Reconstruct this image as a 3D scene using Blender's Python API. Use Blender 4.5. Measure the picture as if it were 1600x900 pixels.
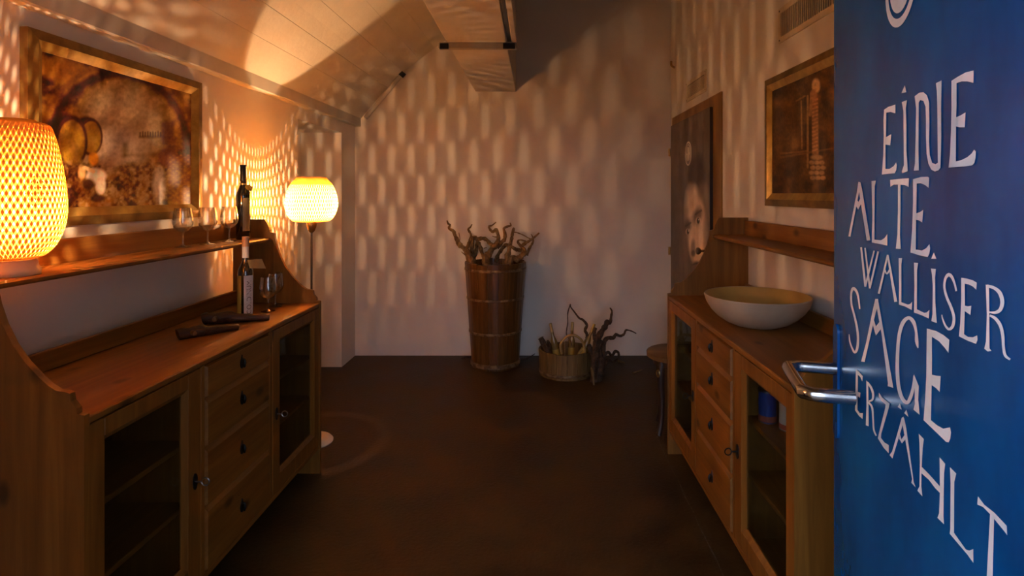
import bpy, bmesh, math, random
import numpy as np
from mathutils import Vector, Matrix
from mathutils.geometry import tessellate_polygon

random.seed(7)
for o in list(bpy.data.objects):
    bpy.data.objects.remove(o, do_unlink=True)
S = bpy.context.scene
COL = S.collection

# ------------------------------------------------------------------ camera
F, VX, VY, CH = 889.0, 846.0, 303.0, 1.5        # focal length in pixels (1600x900), vanishing point, eye height
cam = bpy.data.cameras.new('camera')
cam.sensor_width = 36.0
cam.lens = F / 1600.0 * 36.0
cam.shift_x = -(VX - 800.0) / 1600.0
cam.shift_y = -(450.0 - VY) / 1600.0
cam.clip_start = 0.02
camo = bpy.data.objects.new('camera', cam)
camo.location = (0, 0, CH)
camo.rotation_euler = (math.pi / 2, 0, 0)
COL.objects.link(camo)
S.camera = camo

# ------------------------------------------------------------------ world: cool daylight outside the entrance
W = bpy.data.worlds.new('outdoor_daylight')
S.world = W
W.use_nodes = True
bg = W.node_tree.nodes['Background']
bg.inputs['Color'].default_value = (0.60, 0.74, 1.0, 1)
bg.inputs['Strength'].default_value = 4.6
S.view_settings.view_transform = 'Standard'
S.view_settings.look = 'None'
S.view_settings.gamma = 1.0
S.view_settings.use_curve_mapping = False
S.view_settings.exposure = 0.25
FLOOR_LAMP_W = 102.0
TABLE_LAMP_W = 50.0
LAMP_COL = (1.0, 0.65, 0.35)


# ------------------------------------------------------------------ helpers: positions
def U(x, y, Y):
    """photo pixel + distance along the room -> point"""
    return Vector(((x - VX) * Y / F, Y, CH - (y - VY) * Y / F))


# ------------------------------------------------------------------ helpers: materials
def new_mat(name):
    m = bpy.data.materials.new(name)
    m.use_nodes = True
    nt = m.node_tree
    return m, nt, nt.nodes['Principled BSDF']


def node(nt, t, **kw):
    n = nt.nodes.new(t)
    for k, v in kw.items():
        if k in n.inputs:
            n.inputs[k].default_value = v
        else:
            setattr(n, k, v)
    return n


def ramp(nt, fac, stops):
    r = nt.nodes.new('ShaderNodeValToRGB')
    e = r.color_ramp.elements
    e[0].position, e[0].color = stops[0][0], (*stops[0][1], 1)
    e[1].position, e[1].color = stops[-1][0], (*stops[-1][1], 1)
    for p, c in stops[1:-1]:
        q = e.new(p)
        q.color = (*c, 1)
    nt.links.new(fac, r.inputs[0])
    return r


def noise_mat(name, c1, c2, scale=6.0, stretch=(1, 1, 1), rough=0.7, bump=0.0, bscale=40.0, detail=6.0,
              metal=0.0, spec=0.5, lo=0.35, hi=0.65, rough2=None, coat=0.0):
    m, nt, b = new_mat(name)
    tc = nt.nodes.new('ShaderNodeTexCoord')
    mp = nt.nodes.new('ShaderNodeMapping')
    mp.inputs['Scale'].default_value = stretch
    nt.links.new(tc.outputs['Object'], mp.inputs['Vector'])
    n = node(nt, 'ShaderNodeTexNoise', Scale=scale, Detail=detail, Roughness=0.6)
    nt.links.new(mp.outputs[0], n.inputs['Vector'])
    r = ramp(nt, n.outputs['Fac'], [(lo, c1), (hi, c2)])
    nt.links.new(r.outputs[0], b.inputs['Base Color'])
    b.inputs['Roughness'].default_value = rough
    b.inputs['Metallic'].default_value = metal
    b.inputs['Specular IOR Level'].default_value = spec
    b.inputs['Coat Weight'].default_value = coat
    if rough2 is not None:
        rr = nt.nodes.new('ShaderNodeMapRange')
        rr.inputs['From Min'].default_value = lo
        rr.inputs['From Max'].default_value = hi
        rr.inputs['To Min'].default_value = rough
        rr.inputs['To Max'].default_value = rough2
        nt.links.new(n.outputs['Fac'], rr.inputs['Value'])
        nt.links.new(rr.outputs[0], b.inputs['Roughness'])
    if bump:
        n2 = node(nt, 'ShaderNodeTexNoise', Scale=bscale, Detail=5.0)
        nt.links.new(mp.outputs[0], n2.inputs['Vector'])
        bp = node(nt, 'ShaderNodeBump', Strength=bump, Distance=0.01)
        nt.links.new(n2.outputs['Fac'], bp.inputs['Height'])
        nt.links.new(bp.outputs[0], b.inputs['Normal'])
    return m


def wood_mat(name, dark, light, axis, rough=0.42, grain=26.0, knots=True, spec=0.4, coat=0.0):
    """pine: growth lines running along one axis, with knots"""
    m, nt, b = new_mat(name)
    tc = nt.nodes.new('ShaderNodeTexCoord')
    info = nt.nodes.new('ShaderNodeObjectInfo')
    off = node(nt, 'ShaderNodeVectorMath', operation='ADD')
    sc = node(nt, 'ShaderNodeVectorMath', operation='SCALE')
    cmb = nt.nodes.new('ShaderNodeCombineXYZ')
    for i in range(3):
        nt.links.new(info.outputs['Random'], cmb.inputs[i])
    nt.links.new(cmb.outputs[0], sc.inputs[0])
    sc.inputs['Scale'].default_value = 9.0
    nt.links.new(tc.outputs['Object'], off.inputs[0])
    nt.links.new(sc.outputs[0], off.inputs[1])
    mp = nt.nodes.new('ShaderNodeMapping')
    st = [grain] * 3
    st[axis] = 1.3
    mp.inputs['Scale'].default_value = st
    nt.links.new(off.outputs[0], mp.inputs['Vector'])
    n = node(nt, 'ShaderNodeTexNoise', Scale=1.0, Detail=7.0, Roughness=0.62, Distortion=0.6)
    nt.links.new(mp.outputs[0], n.inputs['Vector'])
    r = ramp(nt, n.outputs['Fac'], [(0.32, dark), (0.55, tuple((a + c) / 2 for a, c in zip(dark, light))), (0.7, light)])
    col = r.outputs[0]
    if knots:
        mk = nt.nodes.new('ShaderNodeMapping')
        sk = [6.5] * 3
        sk[axis] = 3.6
        mk.inputs['Scale'].default_value = sk
        nt.links.new(off.outputs[0], mk.inputs['Vector'])
        v = node(nt, 'ShaderNodeTexVoronoi', Scale=1.0, Randomness=1.0)
        nt.links.new(mk.outputs[0], v.inputs['Vector'])
        kr = nt.nodes.new('ShaderNodeMapRange')
        kr.inputs['From Min'].default_value = 0.06
        kr.inputs['From Max'].default_value = 0.15
        nt.links.new(v.outputs['Distance'], kr.inputs['Value'])
        mx = node(nt, 'ShaderNodeMix', data_type='RGBA')
        nt.links.new(kr.outputs[0], mx.inputs['Factor'])
        mx.inputs[6].default_value = (*[c * 0.45 for c in dark], 1)
        nt.links.new(col, mx.inputs[7])
        col = mx.outputs[2]
    nt.links.new(col, b.inputs['Base Color'])
    b.inputs['Roughness'].default_value = rough
    b.inputs['Specular IOR Level'].default_value = spec
    b.inputs['Coat Weight'].default_value = coat
    bp = node(nt, 'ShaderNodeBump', Strength=0.12, Distance=0.004)
    nt.links.new(n.outputs['Fac'], bp.inputs['Height'])
    nt.links.new(bp.outputs[0], b.inputs['Normal'])
    return m


def plain(name, c, rough=0.5, metal=0.0, spec=0.5, bump=0.0, coat=0.0):
    return noise_mat(name, tuple(x * 0.9 for x in c), tuple(min(1, x * 1.08) for x in c), 14, rough=rough, metal=metal,
                     spec=spec, bump=bump, coat=coat)


def clear_glass(name, tint=(1, 1, 1), edge=0.35, power=3.0, base=0.03):
    m, nt, b = new_mat(name)
    nt.nodes.remove(b)
    out = nt.nodes['Material Output']
    tr = nt.nodes.new('ShaderNodeBsdfTransparent')
    tr.inputs[0].default_value = (*tint, 1)
    gl = nt.nodes.new('ShaderNodeBsdfGlossy')
    gl.inputs['Roughness'].default_value = 0.03
    lw = nt.nodes.new('ShaderNodeLayerWeight')
    pw = node(nt, 'ShaderNodeMath', operation='POWER')
    nt.links.new(lw.outputs['Facing'], pw.inputs[0])
    pw.inputs[1].default_value = power
    fr = node(nt, 'ShaderNodeMath', operation='MULTIPLY_ADD')
    nt.links.new(pw.outputs[0], fr.inputs[0])
    fr.inputs[1].default_value = edge
    fr.inputs[2].default_value = base
    mx = nt.nodes.new('ShaderNodeMixShader')
    nt.links.new(fr.outputs[0], mx.inputs[0])
    nt.links.new(tr.outputs[0], mx.inputs[1])
    nt.links.new(gl.outputs[0], mx.inputs[2])
    nt.links.new(mx.outputs[0], out.inputs['Surface'])
    return m


def rattan_mat(name, c, trans):
    m, nt, b = new_mat(name)
    nt.nodes.remove(b)
    out = nt.nodes['Material Output']
    tc = nt.nodes.new('ShaderNodeTexCoord')
    n = node(nt, 'ShaderNodeTexNoise', Scale=30.0)
    nt.links.new(tc.outputs['Object'], n.inputs['Vector'])
    r = ramp(nt, n.outputs['Fac'], [(0.3, tuple(x * 0.8 for x in c)), (0.7, c)])
    d = nt.nodes.new('ShaderNodeBsdfDiffuse')
    t = nt.nodes.new('ShaderNodeBsdfTranslucent')
    nt.links.new(r.outputs[0], d.inputs[0])
    nt.links.new(r.outputs[0], t.inputs[0])
    mx = nt.nodes.new('ShaderNodeMixShader')
    mx.inputs[0].default_value = trans
    nt.links.new(d.outputs[0], mx.inputs[1])
    nt.links.new(t.outputs[0], mx.inputs[2])
    nt.links.new(mx.outputs[0], out.inputs['Surface'])
    return m


def print_mat(name, rough=0.6, bump=0.0):
    m, nt, b = new_mat(name)
    a = nt.nodes.new('ShaderNodeAttribute')
    a.attribute_name = 'print'
    nt.links.new(a.outputs['Color'], b.inputs['Base Color'])
    b.inputs['Roughness'].default_value = rough
    if bump:
        tc = nt.nodes.new('ShaderNodeTexCoord')
        n = node(nt, 'ShaderNodeTexNoise', Scale=70.0, Detail=5.0)
        nt.links.new(tc.outputs['Object'], n.inputs['Vector'])
        bp = node(nt, 'ShaderNodeBump', Strength=bump, Distance=0.004)
        nt.links.new(n.outputs['Fac'], bp.inputs['Height'])
        nt.links.new(bp.outputs[0], b.inputs['Normal'])
    return m


M = {}
M['plaster'] = noise_mat('lime_plaster', (0.72, 0.66, 0.59), (0.78, 0.715, 0.645), 2.2, rough=0.9, bump=0.22, bscale=9, spec=0.2)
M['ceil'] = noise_mat('board_formed_concrete', (0.66, 0.60, 0.50), (0.73, 0.665, 0.565), 3.0, rough=0.9, bump=0.15, bscale=30, spec=0.2)
M['concrete'] = noise_mat('painted_concrete', (0.54, 0.50, 0.45), (0.62, 0.57, 0.51), 5.0, (1, 1, 1), rough=0.9, bump=0.12, bscale=16, spec=0.2)
M['floor'] = noise_mat('dark_screed', (0.026, 0.011, 0.003), (0.084, 0.043, 0.010), 2.6, rough=0.46, rough2=0.66, spec=0.28, bump=0.3, bscale=55, detail=9, lo=0.3, hi=0.72)
M['yard'] = noise_mat('added_dark_ground', (0.05, 0.045, 0.04), (0.10, 0.09, 0.08), 3.0, rough=0.9)
M['joint'] = noise_mat('floor_joint', (0.05, 0.035, 0.02), (0.12, 0.09, 0.06), 40, rough=0.9)
PD, PL = (0.165, 0.060, 0.008), (0.305, 0.125, 0.020)
M['pine_y'] = wood_mat('pine_lengthwise', PD, PL, 1)
M['pine_z'] = wood_mat('pine_upright', PD, PL, 2)
M['pine_dark'] = wood_mat('pine_back_boards', (0.16, 0.075, 0.025), (0.28, 0.14, 0.05), 2, rough=0.6)
M['frame_wood'] = wood_mat('door_frame_wood', (0.22, 0.10, 0.016), (0.33, 0.165, 0.030), 2, knots=False, rough=0.4)
M['cask'] = wood_mat('old_cask_oak', (0.065, 0.025, 0.005), (0.165, 0.070, 0.015), 2, grain=30, knots=False, rough=0.38, coat=0.15)
M['tub'] = wood_mat('weathered_tub_wood', (0.11, 0.060, 0.018), (0.24, 0.145, 0.05), 2, grain=40, knots=False, rough=0.6)
M['hoop'] = noise_mat('worn_hoop', (0.20, 0.13, 0.06), (0.45, 0.36, 0.24), 30, rough=0.6)
M['hoop_dark'] = noise_mat('dark_worn_hoop', (0.09, 0.042, 0.012), (0.30, 0.20, 0.10), 22, rough=0.55, lo=0.42, hi=0.7)
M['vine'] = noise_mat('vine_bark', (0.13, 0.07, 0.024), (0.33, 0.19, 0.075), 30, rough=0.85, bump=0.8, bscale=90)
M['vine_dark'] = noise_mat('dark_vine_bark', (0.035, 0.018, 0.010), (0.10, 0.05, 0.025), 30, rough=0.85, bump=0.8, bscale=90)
M['spigot'] = noise_mat('stained_spigot_wood', (0.022, 0.009, 0.005), (0.085, 0.034, 0.012), 14, (1, 1, 4), rough=0.45, bump=0.4, bscale=60)
M['gilt'] = noise_mat('gilded_frame', (0.30, 0.18, 0.035), (0.52, 0.35, 0.09), 12, rough=0.35, metal=0.35, bump=0.1, bscale=70)
M['gilt_dark'] = noise_mat('dark_gilded_frame', (0.14, 0.08, 0.018), (0.28, 0.17, 0.042), 12, rough=0.42, metal=0.25)
M['iron'] = plain('black_iron', (0.02, 0.02, 0.022), 0.3, 0.6)
M['steel'] = plain('key_steel', (0.30, 0.30, 0.34), 0.3, 1.0)
M['chrome'] = plain('satin_steel', (0.62, 0.60, 0.58), 0.16, 1.0)
M['brass'] = plain('aged_brass', (0.36, 0.24, 0.09), 0.35, 0.9)
M['bulb'] = plain('lamp_socket', (0.65, 0.62, 0.55), 0.4)
M['rattan_t'] = rattan_mat('amber_rattan', (0.86, 0.44, 0.08), 0.08)
M['rattan_f'] = rattan_mat('pale_rattan', (0.95, 0.60, 0.19), 0.22)
M['lampbase'] = plain('pale_lamp_base', (0.62, 0.48, 0.32), 0.4)
M['basewhite'] = plain('cream_floor_base', (0.66, 0.60, 0.52), 0.4)
M['pole'] = plain('brown_metal_pole', (0.12, 0.09, 0.06), 0.35, 0.8)
M['pane'] = clear_glass('cabinet_glass', (0.80, 0.83, 0.83), 0.35)
M['wineglass'] = clear_glass('thin_glass', (0.97, 0.97, 0.96), 0.9, 1.6, 0.10)
M['dim_disc'] = clear_glass('grey_dimming_disc', (0.32, 0.30, 0.27), 0.02)  # grey tint only serves to cut the floor lamp's upward light
M['bottle_dark'] = plain('dark_bottle_glass', (0.014, 0.011, 0.008), 0.06, spec=0.8, coat=0.6)
M['bottle_brown'] = plain('brown_bottle_glass', (0.05, 0.028, 0.012), 0.06, spec=0.8, coat=0.6)
M['bottle_gold'] = plain('golden_wine_glass', (0.26, 0.16, 0.045), 0.10, coat=0.5)
M['label_gold'] = plain('gold_label', (0.50, 0.34, 0.06), 0.5)
M['label_tan'] = plain('tan_label', (0.46, 0.30, 0.12), 0.5)
M['label_white'] = plain('white_label', (0.70, 0.66, 0.66), 0.6)
M['label_ink'] = plain('label_ink', (0.16, 0.12, 0.11), 0.7)
M['capsule'] = plain('cork_capsule', (0.66, 0.36, 0.20), 0.5)
M['capsule_black'] = plain('black_capsule', (0.03, 0.022, 0.014), 0.35)
M['foil'] = plain('gold_foil', (0.55, 0.38, 0.13), 0.35, 0.4)
M['card'] = plain('speckled_card', (0.30, 0.20, 0.08), 0.8)
M['bowl'] = noise_mat('sand_stoneware', (0.42, 0.31, 0.21), (0.52, 0.39, 0.27), 5, rough=0.6, bump=0.06, bscale=80)
M['bowl_inside'] = noise_mat('lamp_warm_ochre', (0.40, 0.24, 0.055), (0.50, 0.31, 0.08), 5, rough=0.4)  # warm lamplight inside the bowl is put into this ochre
M['bluedoor'] = noise_mat('brushed_blue_paint', (0.0, 0.046, 0.185), (0.0, 0.138, 0.46), 3.2, (1, 1, 0.55), rough=0.25, spec=0.5, lo=0.3, hi=0.7, detail=5)
M['letter'] = plain('pale_door_lettering', (0.78, 0.86, 0.92), 0.6)
M['print'] = print_mat('printed_surface', 0.55)
M['canvas'] = print_mat('oil_paint', 0.62, 0.5)
M['vent'] = plain('cream_vent_metal', (0.66, 0.55, 0.38), 0.5)
M['vent_in'] = plain('vent_shade_black', (0.008, 0.006, 0.005), 0.9)  # near-black plate colour, painting the shade behind the slats
M['mesh'] = plain('vent_mesh', (0.12, 0.10, 0.07), 0.7)
M['grey_steel'] = plain('galvanised_rail', (0.34, 0.30, 0.25), 0.45, 0.5)
M['bluecan'] = plain('blue_can_print', (0.02, 0.07, 0.35), 0.35)
M['redcan'] = plain('red_can_print', (0.45, 0.10, 0.06), 0.4)
M['whitecan'] = plain('white_jar_print', (0.62, 0.60, 0.56), 0.4)
M['stoolwood'] = wood_mat('stool_top_wood', (0.12, 0.06, 0.02), (0.22, 0.12, 0.04), 0, knots=False, rough=0.5)
M['stooldark'] = plain('stool_dark_wood', (0.035, 0.016, 0.010), 0.5)
M['knob'] = plain('worn_door_knob', (0.30, 0.24, 0.17), 0.35, 0.8)
M['straw'] = plain('straw_wicker', (0.40, 0.26, 0.09), 0.7)
M['white_disc'] = plain('emblem_white', (0.80, 0.76, 0.68), 0.6)
M['emblem_grey'] = plain('emblem_grey', (0.12, 0.11, 0.11), 0.6)


# ------------------------------------------------------------------ helpers: geometry
class G:
    """collects shapes given in world coordinates; one G becomes ONE mesh object"""

    def __init__(self):
        self.v, self.f, self.sm = [], [], []

    def add(self, vs, fs, smooth=False):
        b = len(self.v)
        self.v += [tuple(p) for p in vs]
        self.f += [tuple(b + i for i in q) for q in fs]
        self.sm += [smooth] * len(fs)
        return self

    def box(self, x0, x1, y0, y1, z0, z1, c=0.0):
        x0, x1 = min(x0, x1), max(x0, x1)
        y0, y1 = min(y0, y1), max(y0, y1)
        z0, z1 = min(z0, z1), max(z0, z1)
        if c <= 0:
            vs = [(x, y, z) for x in (x0, x1) for y in (y0, y1) for z in (z0, z1)]
            fs = [(0, 1, 3, 2), (4, 6, 7, 5), (0, 4, 5, 1), (2, 3, 7, 6), (0, 2, 6, 4), (1, 5, 7, 3)]
            return self.add(vs, fs)
        bm = bmesh.new()
        bmesh.ops.create_cube(bm, size=1.0)
        for v in bm.verts:
            v.co = Vector(((x0 + x1) / 2 + v.co.x * (x1 - x0), (y0 + y1) / 2 + v.co.y * (y1 - y0), (z0 + z1) / 2 + v.co.z * (z1 - z0)))
        bmesh.ops.bevel(bm, geom=bm.edges[:], offset=c, segments=1, affect='EDGES')
        bm.verts.index_update()
        self.add([v.co for v in bm.verts], [[v.index for v in f.verts] for f in bm.faces])
        bm.free()
        return self

    def prism(self, poly, h0, h1, place):
        """poly: 2D outline; place(a, b, h) -> point"""
        n = len(poly)
        tri = tessellate_polygon([[Vector((a, b, 0)) for a, b in poly]])
        vs = [place(a, b, h0) for a, b in poly] + [place(a, b, h1) for a, b in poly]
        fs = [tuple(t) for t in tri] + [tuple(n + i for i in reversed(t)) for t in tri]
        fs += [(i, (i + 1) % n, n + (i + 1) % n, n + i) for i in range(n)]
        return self.add(vs, fs)

    def lathe(self, prof, c, seg=24, smooth=True, cap0=True, cap1=True):
        vs, fs = [], []
        for r, z in prof:
            for k in range(seg):
                a = 2 * math.pi * k / seg
                vs.append((c[0] + r * math.cos(a), c[1] + r * math.sin(a), c[2] + z))
        for i in range(len(prof) - 1):
            for k in range(seg):
                k2 = (k + 1) % seg
                fs.append((i * seg + k, i * seg + k2, (i + 1) * seg + k2, (i + 1) * seg + k))
        self.add(vs, fs, smooth)
        b = len(self.v) - len(vs)
        if cap0 and prof[0][0] > 1e-5:
            self.f.append(tuple(b + k for k in reversed(range(seg)))); self.sm.append(False)
        if cap1 and prof[-1][0] > 1e-5:
            self.f.append(tuple(b + (len(prof) - 1) * seg + k for k in range(seg))); self.sm.append(False)
        return self

    def tube(self, pts, radii, seg=8, sub=4, wob=0.0, smooth=True, closed_path=False):
        pts = [Vector(p) for p in pts]
        if not isinstance(radii, (list, tuple)):
            radii = [radii] * len(pts)
        P, R = [], []
        n = len(pts)
        if sub > 1 and n > 2:
            for i in range(n - 1):
                p0, p1, p2, p3 = pts[max(i - 1, 0)], pts[i], pts[i + 1], pts[min(i + 2, n - 1)]
                for s in range(sub):
                    t = s / sub
                    P.append(0.5 * ((2 * p1) + (p2 - p0) * t + (2 * p0 - 5 * p1 + 4 * p2 - p3) * t * t + (3 * p1 - p0 - 3 * p2 + p3) * t ** 3))
                    R.append(radii[i] * (1 - t) + radii[i + 1] * t)
            P.append(pts[-1]); R.append(radii[-1])
        else:
            P, R = pts, list(radii)
        vs, fs = [], []
        up = Vector((0.13, 0.31, 0.94)).normalized()
        prev = None
        for i, p in enumerate(P):
            d = (P[min(i + 1, len(P) - 1)] - P[max(i - 1, 0)])
            d = d.normalized() if d.length > 1e-9 else Vector((0, 0, 1))
            a = d.cross(up) if prev is None else prev - d * prev.dot(d)
            if a.length < 1e-4:
                a = d.cross(Vector((1, 0, 0)))
            a.normalize()
            prev = a
            bb = d.cross(a)
            rr = R[i] * (1 + (random.uniform(-wob, wob) if wob else 0))
            for k in range(seg):
                t = 2 * math.pi * k / seg
                w = 1 + (random.uniform(-wob, wob) * 0.5 if wob else 0)
                vs.append(p + (a * math.cos(t) + bb * math.sin(t)) * rr * w)
        for i in range(len(P) - 1):
            for k in range(seg):
                k2 = (k + 1) % seg
                fs.append((i * seg + k, i * seg + k2, (i + 1) * seg + k2, (i + 1) * seg + k))
        fs.append(tuple(reversed(range(seg))))
        fs.append(tuple((len(P) - 1) * seg + k for k in range(seg)))
        return self.add(vs, fs, smooth)

    def xf(self, fn):
        self.v = [tuple(fn(Vector(p))) for p in self.v]
        return self


def world_loc(o):
    l = Vector((0, 0, 0))
    while o is not None:
        l += o.location
        o = o.parent
    return l


def mesh_of(name, g, loc, mat):
    me = bpy.data.meshes.new(name)
    me.from_pydata([(p[0] - loc[0], p[1] - loc[1], p[2] - loc[2]) for p in g.v], [], g.f)
    me.polygons.foreach_set('use_smooth', g.sm)
    bm = bmesh.new()
    bm.from_mesh(me)
    bmesh.ops.recalc_face_normals(bm, faces=bm.faces[:])
    bm.to_mesh(me)
    bm.free()
    if any(g.sm):
        me.set_sharp_from_angle(angle=math.radians(50))
    me.materials.append(M[mat] if isinstance(mat, str) else mat)
    me.update()
    return me


def part(name, g, mat, parent, label=None, kind=None):
    loc = world_loc(parent)
    o = bpy.data.objects.new(name, mesh_of(name, g, loc, mat))
    COL.objects.link(o)
    o.parent = parent
    if label:
        o['label'] = label
    if kind:
        o['kind'] = kind
    return o


def tags(o, label, cat, group=None, kind=None):
    o['label'] = label
    o['category'] = cat
    if group:
        o['group'] = group
    if kind:
        o['kind'] = kind
    return o


def thing(name, label, cat, loc=(0, 0, 0), group=None, kind=None):
    o = bpy.data.objects.new(name, None)
    o.empty_display_size = 0.05
    o.location = loc
    COL.objects.link(o)
    return tags(o, label, cat, group, kind)


def solo(name, g, mat, label, cat, loc=(0, 0, 0), group=None, kind=None):
    o = bpy.data.objects.new(name, mesh_of(name, g, loc, mat))
    o.location = loc
    COL.objects.link(o)
    return tags(o, label, cat, group, kind)


def copy_tree(src, loc, label):
    r = src.copy()
    COL.objects.link(r)
    r.location = loc
    if label:
        r['label'] = label

    def rec(a, b):
        for ch in list(a.children):
            c = ch.copy()
            COL.objects.link(c)
            c.parent = b
            rec(ch, c)
    rec(src, r)
    return r


# ------------------------------------------------------------------ room dimensions
XL, YB = -1.73, 5.28                       # left wall, back wall
RS = 0.0124                                # the right wall runs slightly askew
def XR(Y):
    return 1.203 + RS * (5.27 - Y)
YF = 0.30                                  # inner face of the entrance wall
ZT = 3.75

# floor
fl = solo('floor', G().box(-2.6, 1.9, -2.2, YB + 0.3, -0.12, 0.0), 'floor', 'dark brown worn screed floor of the cellar room', 'floor', kind='structure')
g = G()
yy = YF
pts = []
while yy < 3.6:
    pts.append((0.713 + random.uniform(-0.004, 0.004), yy))
    yy += 0.12
for (a, b), (c, d) in zip(pts[:-1], pts[1:]):
    g.add([(a - 0.0025, b, 0.0012), (a + 0.0025, b, 0.0012), (c + 0.0025, d, 0.0012), (c - 0.0025, d, 0.0012)], [(0, 1, 2, 3)])
part('floor_joint', g, 'joint', fl)

# outside the entrance: unseen ground and wall, added to shape the incoming daylight
solo('ground', G().box(-22, 22, -40, -2.2, -0.12, -0.002), 'yard', 'unseen dark ground added outside the entrance to hold back low light', 'ground', kind='structure')
solo('wall_sky_block', G().box(1.35, 1.65, -3.6, 0.14, 0, 3.4), 'plaster', 'unseen plaster wall added outside the entrance to block sky light', 'wall', kind='structure')

# left wall with the door-high niche near the back corner
NY0, NY1, NZ, NX = 4.04, 4.93, 2.03, -2.083
g = G()
g.box(XL - 0.5, XL, 0.0, NY0, 0, ZT)
g.box(XL - 0.5, XL, NY1, YB + 0.3, 0, ZT)
g.box(XL - 0.5, XL, NY0, NY1, NZ, ZT)
g.box(XL - 0.5, NX, NY0, NY1, 0, NZ)
solo('wall_left', g, 'plaster', 'left plaster wall with a door-high niche beside the back corner', 'wall', kind='structure')
solo('wall_back', G().box(XL - 0.5, 1.7, YB, YB + 0.3, 0, ZT), 'plaster', 'plain back wall flecked with lamplight behind the tall vat', 'wall', kind='structure')
g = G()
g.prism([(XR(0.0), 0.0), (XR(YB), YB), (XR(YB) + 0.4, YB), (XR(0.0) + 0.4, 0.0)], 0, ZT, lambda a, b, h: (a, b, h))
solo('wall_right', g, 'plaster', 'right plaster wall with the portrait door and the air vents', 'wall', kind='structure')
# entrance wall: the photograph is taken through its open doorway
g = G()
DX0, DX1 = -0.46, 0.425
g.box(XL - 0.5, DX0, 0.14, YF, 0, ZT)
g.box(DX1, 1.7, 0.14, YF, 0, ZT)
g.box(DX0, DX1, 0.14, YF, 2.12, ZT)
solo('wall_front', g, 'plaster', 'entrance wall around the open doorway of the blue door', 'wall', kind='structure')

# ceiling: rising curve of long board-marked strips
prof = [(-1.80, 2.06), (-1.684, 2.19), (-1.363, 2.549), (-0.943, 2.887), (-0.45, 3.20), (0.1, 3.42), (0.7, 3.56), (1.5, 3.64)]
fine = []
for i in range(len(prof) - 1):
    p0, p1, p2, p3 = [Vector(prof[min(max(j, 0), len(prof) - 1)]) for j in (i - 1, i, i + 1, i + 2)]
    for s in range(8):
        t = s / 8
        fine.append(0.5 * ((2 * p1) + (p2 - p0) * t + (2 * p0 - 5 * p1 + 4 * p2 - p3) * t * t + (3 * p1 - p0 - 3 * p2 + p3) * t ** 3))
fine.append(Vector(prof[-1]))
cum = [0]
for a, b in zip(fine[:-1], fine[1:]):
    cum.append(cum[-1] + (b - a).length)
def on_prof(s):
    for i in range(len(cum) - 1):
        if s <= cum[i + 1]:
            t = (s - cum[i]) / (cum[i + 1] - cum[i])
            return fine[i].lerp(fine[i + 1], t)
    return fine[-1]
ns = 40
sh = [on_prof(cum[-1] * k / ns) for k in range(ns + 1)]
poly = [(p.x, p.y + 0.006) for p in sh] + [(p.x, p.y + 0.2) for p in reversed(sh)]
ceil = solo('ceiling', G().prism(poly, 0.14, YB + 0.2, lambda a, b, h: (a, h, b)), 'ceil', 'curved board-marked ceiling rising from the left wall', 'ceiling', kind='structure')
s, k = 0.0, 0
while s < cum[-1] - 0.05:
    e = min(s + 0.19 + 0.02 * math.sin(k * 2.3), cum[-1])
    a, m_, b = on_prof(s + 0.0008), on_prof((s + e) / 2), on_prof(e - 0.0008)
    drop = 0.0010 * math.sin(k * 5.1)
    pl = [(a.x, a.y + drop), (m_.x, m_.y + drop), (b.x, b.y + drop), (b.x, b.y + 0.018), (m_.x, m_.y + 0.018), (a.x, a.y + 0.018)]
    part('board', G().prism(pl, YF, YB, lambda q, w, h: (q, h, w)), 'ceil', ceil)
    s, k = e, k + 1

# ledge along the top of the left wall
solo('trim_1', G().box(XL - 0.01, -1.675, YF, YB, 2.122, 2.235, 0.006), 'concrete', 'painted ledge running along the top of the left wall', 'ledge', kind='structure')
# concrete beam under the ceiling
def rotR(p):                                # turn a point with the askew right side, about the back right corner
    q = Vector((p[0] - 1.203, p[1] - 5.27, 0))
    c_, s_ = math.cos(RS), math.sin(RS)
    return Vector((1.203 + q.x * c_ - q.y * s_, 5.27 + q.x * s_ + q.y * c_, p[2]))
solo('trim_2', G().box(-0.615, -0.235, YF, YB + 0.02, 2.449, 3.5, 0.006).xf(rotR), 'concrete', 'concrete beam hanging below the ceiling towards the back wall', 'beam', kind='structure')

# things fixed to beam and wall
t = thing('mounting_rail', 'galvanised steel rail clamped across the underside of the concrete beam', 'rail', (-0.40, 3.60, 2.449))
part('rail_channel', G().box(-0.645, -0.155, 3.56, 3.605, 2.412, 2.4495, 0.004), 'grey_steel', t)
part('clamp', G().box(-0.635, -0.58, 3.545, 3.561, 2.405, 2.44, 0.002), 'iron', t)
part('clamp', G().box(-0.24, -0.165, 3.545, 3.561, 2.405, 2.44, 0.002), 'iron', t)
part('lip', G().box(-0.645, -0.155, 3.604, 3.64, 2.4365, 2.4495, 0.002), 'grey_steel', t)
t = thing('cable_duct', 'long slim cable duct running beside the concrete beam', 'cable duct', (-0.18, 1.9, 2.45))
part('duct_body', G().box(-0.236, -0.208, 0.4, 3.578, 2.452, 2.492, 0.003).xf(rotR), 'iron', t)
part('duct_cover', G().box(-0.2085, -0.176, 0.4, 3.578, 2.449, 2.489, 0.003).xf(rotR), 'concrete', t)
p0, p1 = U(567, 181, 5.24) + Vector((0.022, 0, -0.022)), U(622, 115, 5.24) + Vector((0.022, 0, -0.022))
t = thing('pipe_rail', 'slanting grey tube fixed where the ceiling meets the back wall', 'pipe', tuple(p0))
part('tube', G().tube([p0, p1], 0.020, 8, 1), 'concrete', t)
part('end_cap', G().tube([p1, p1 + (p1 - p0).normalized() * 0.045], 0.030, 8, 1), 'iron', t)

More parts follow.
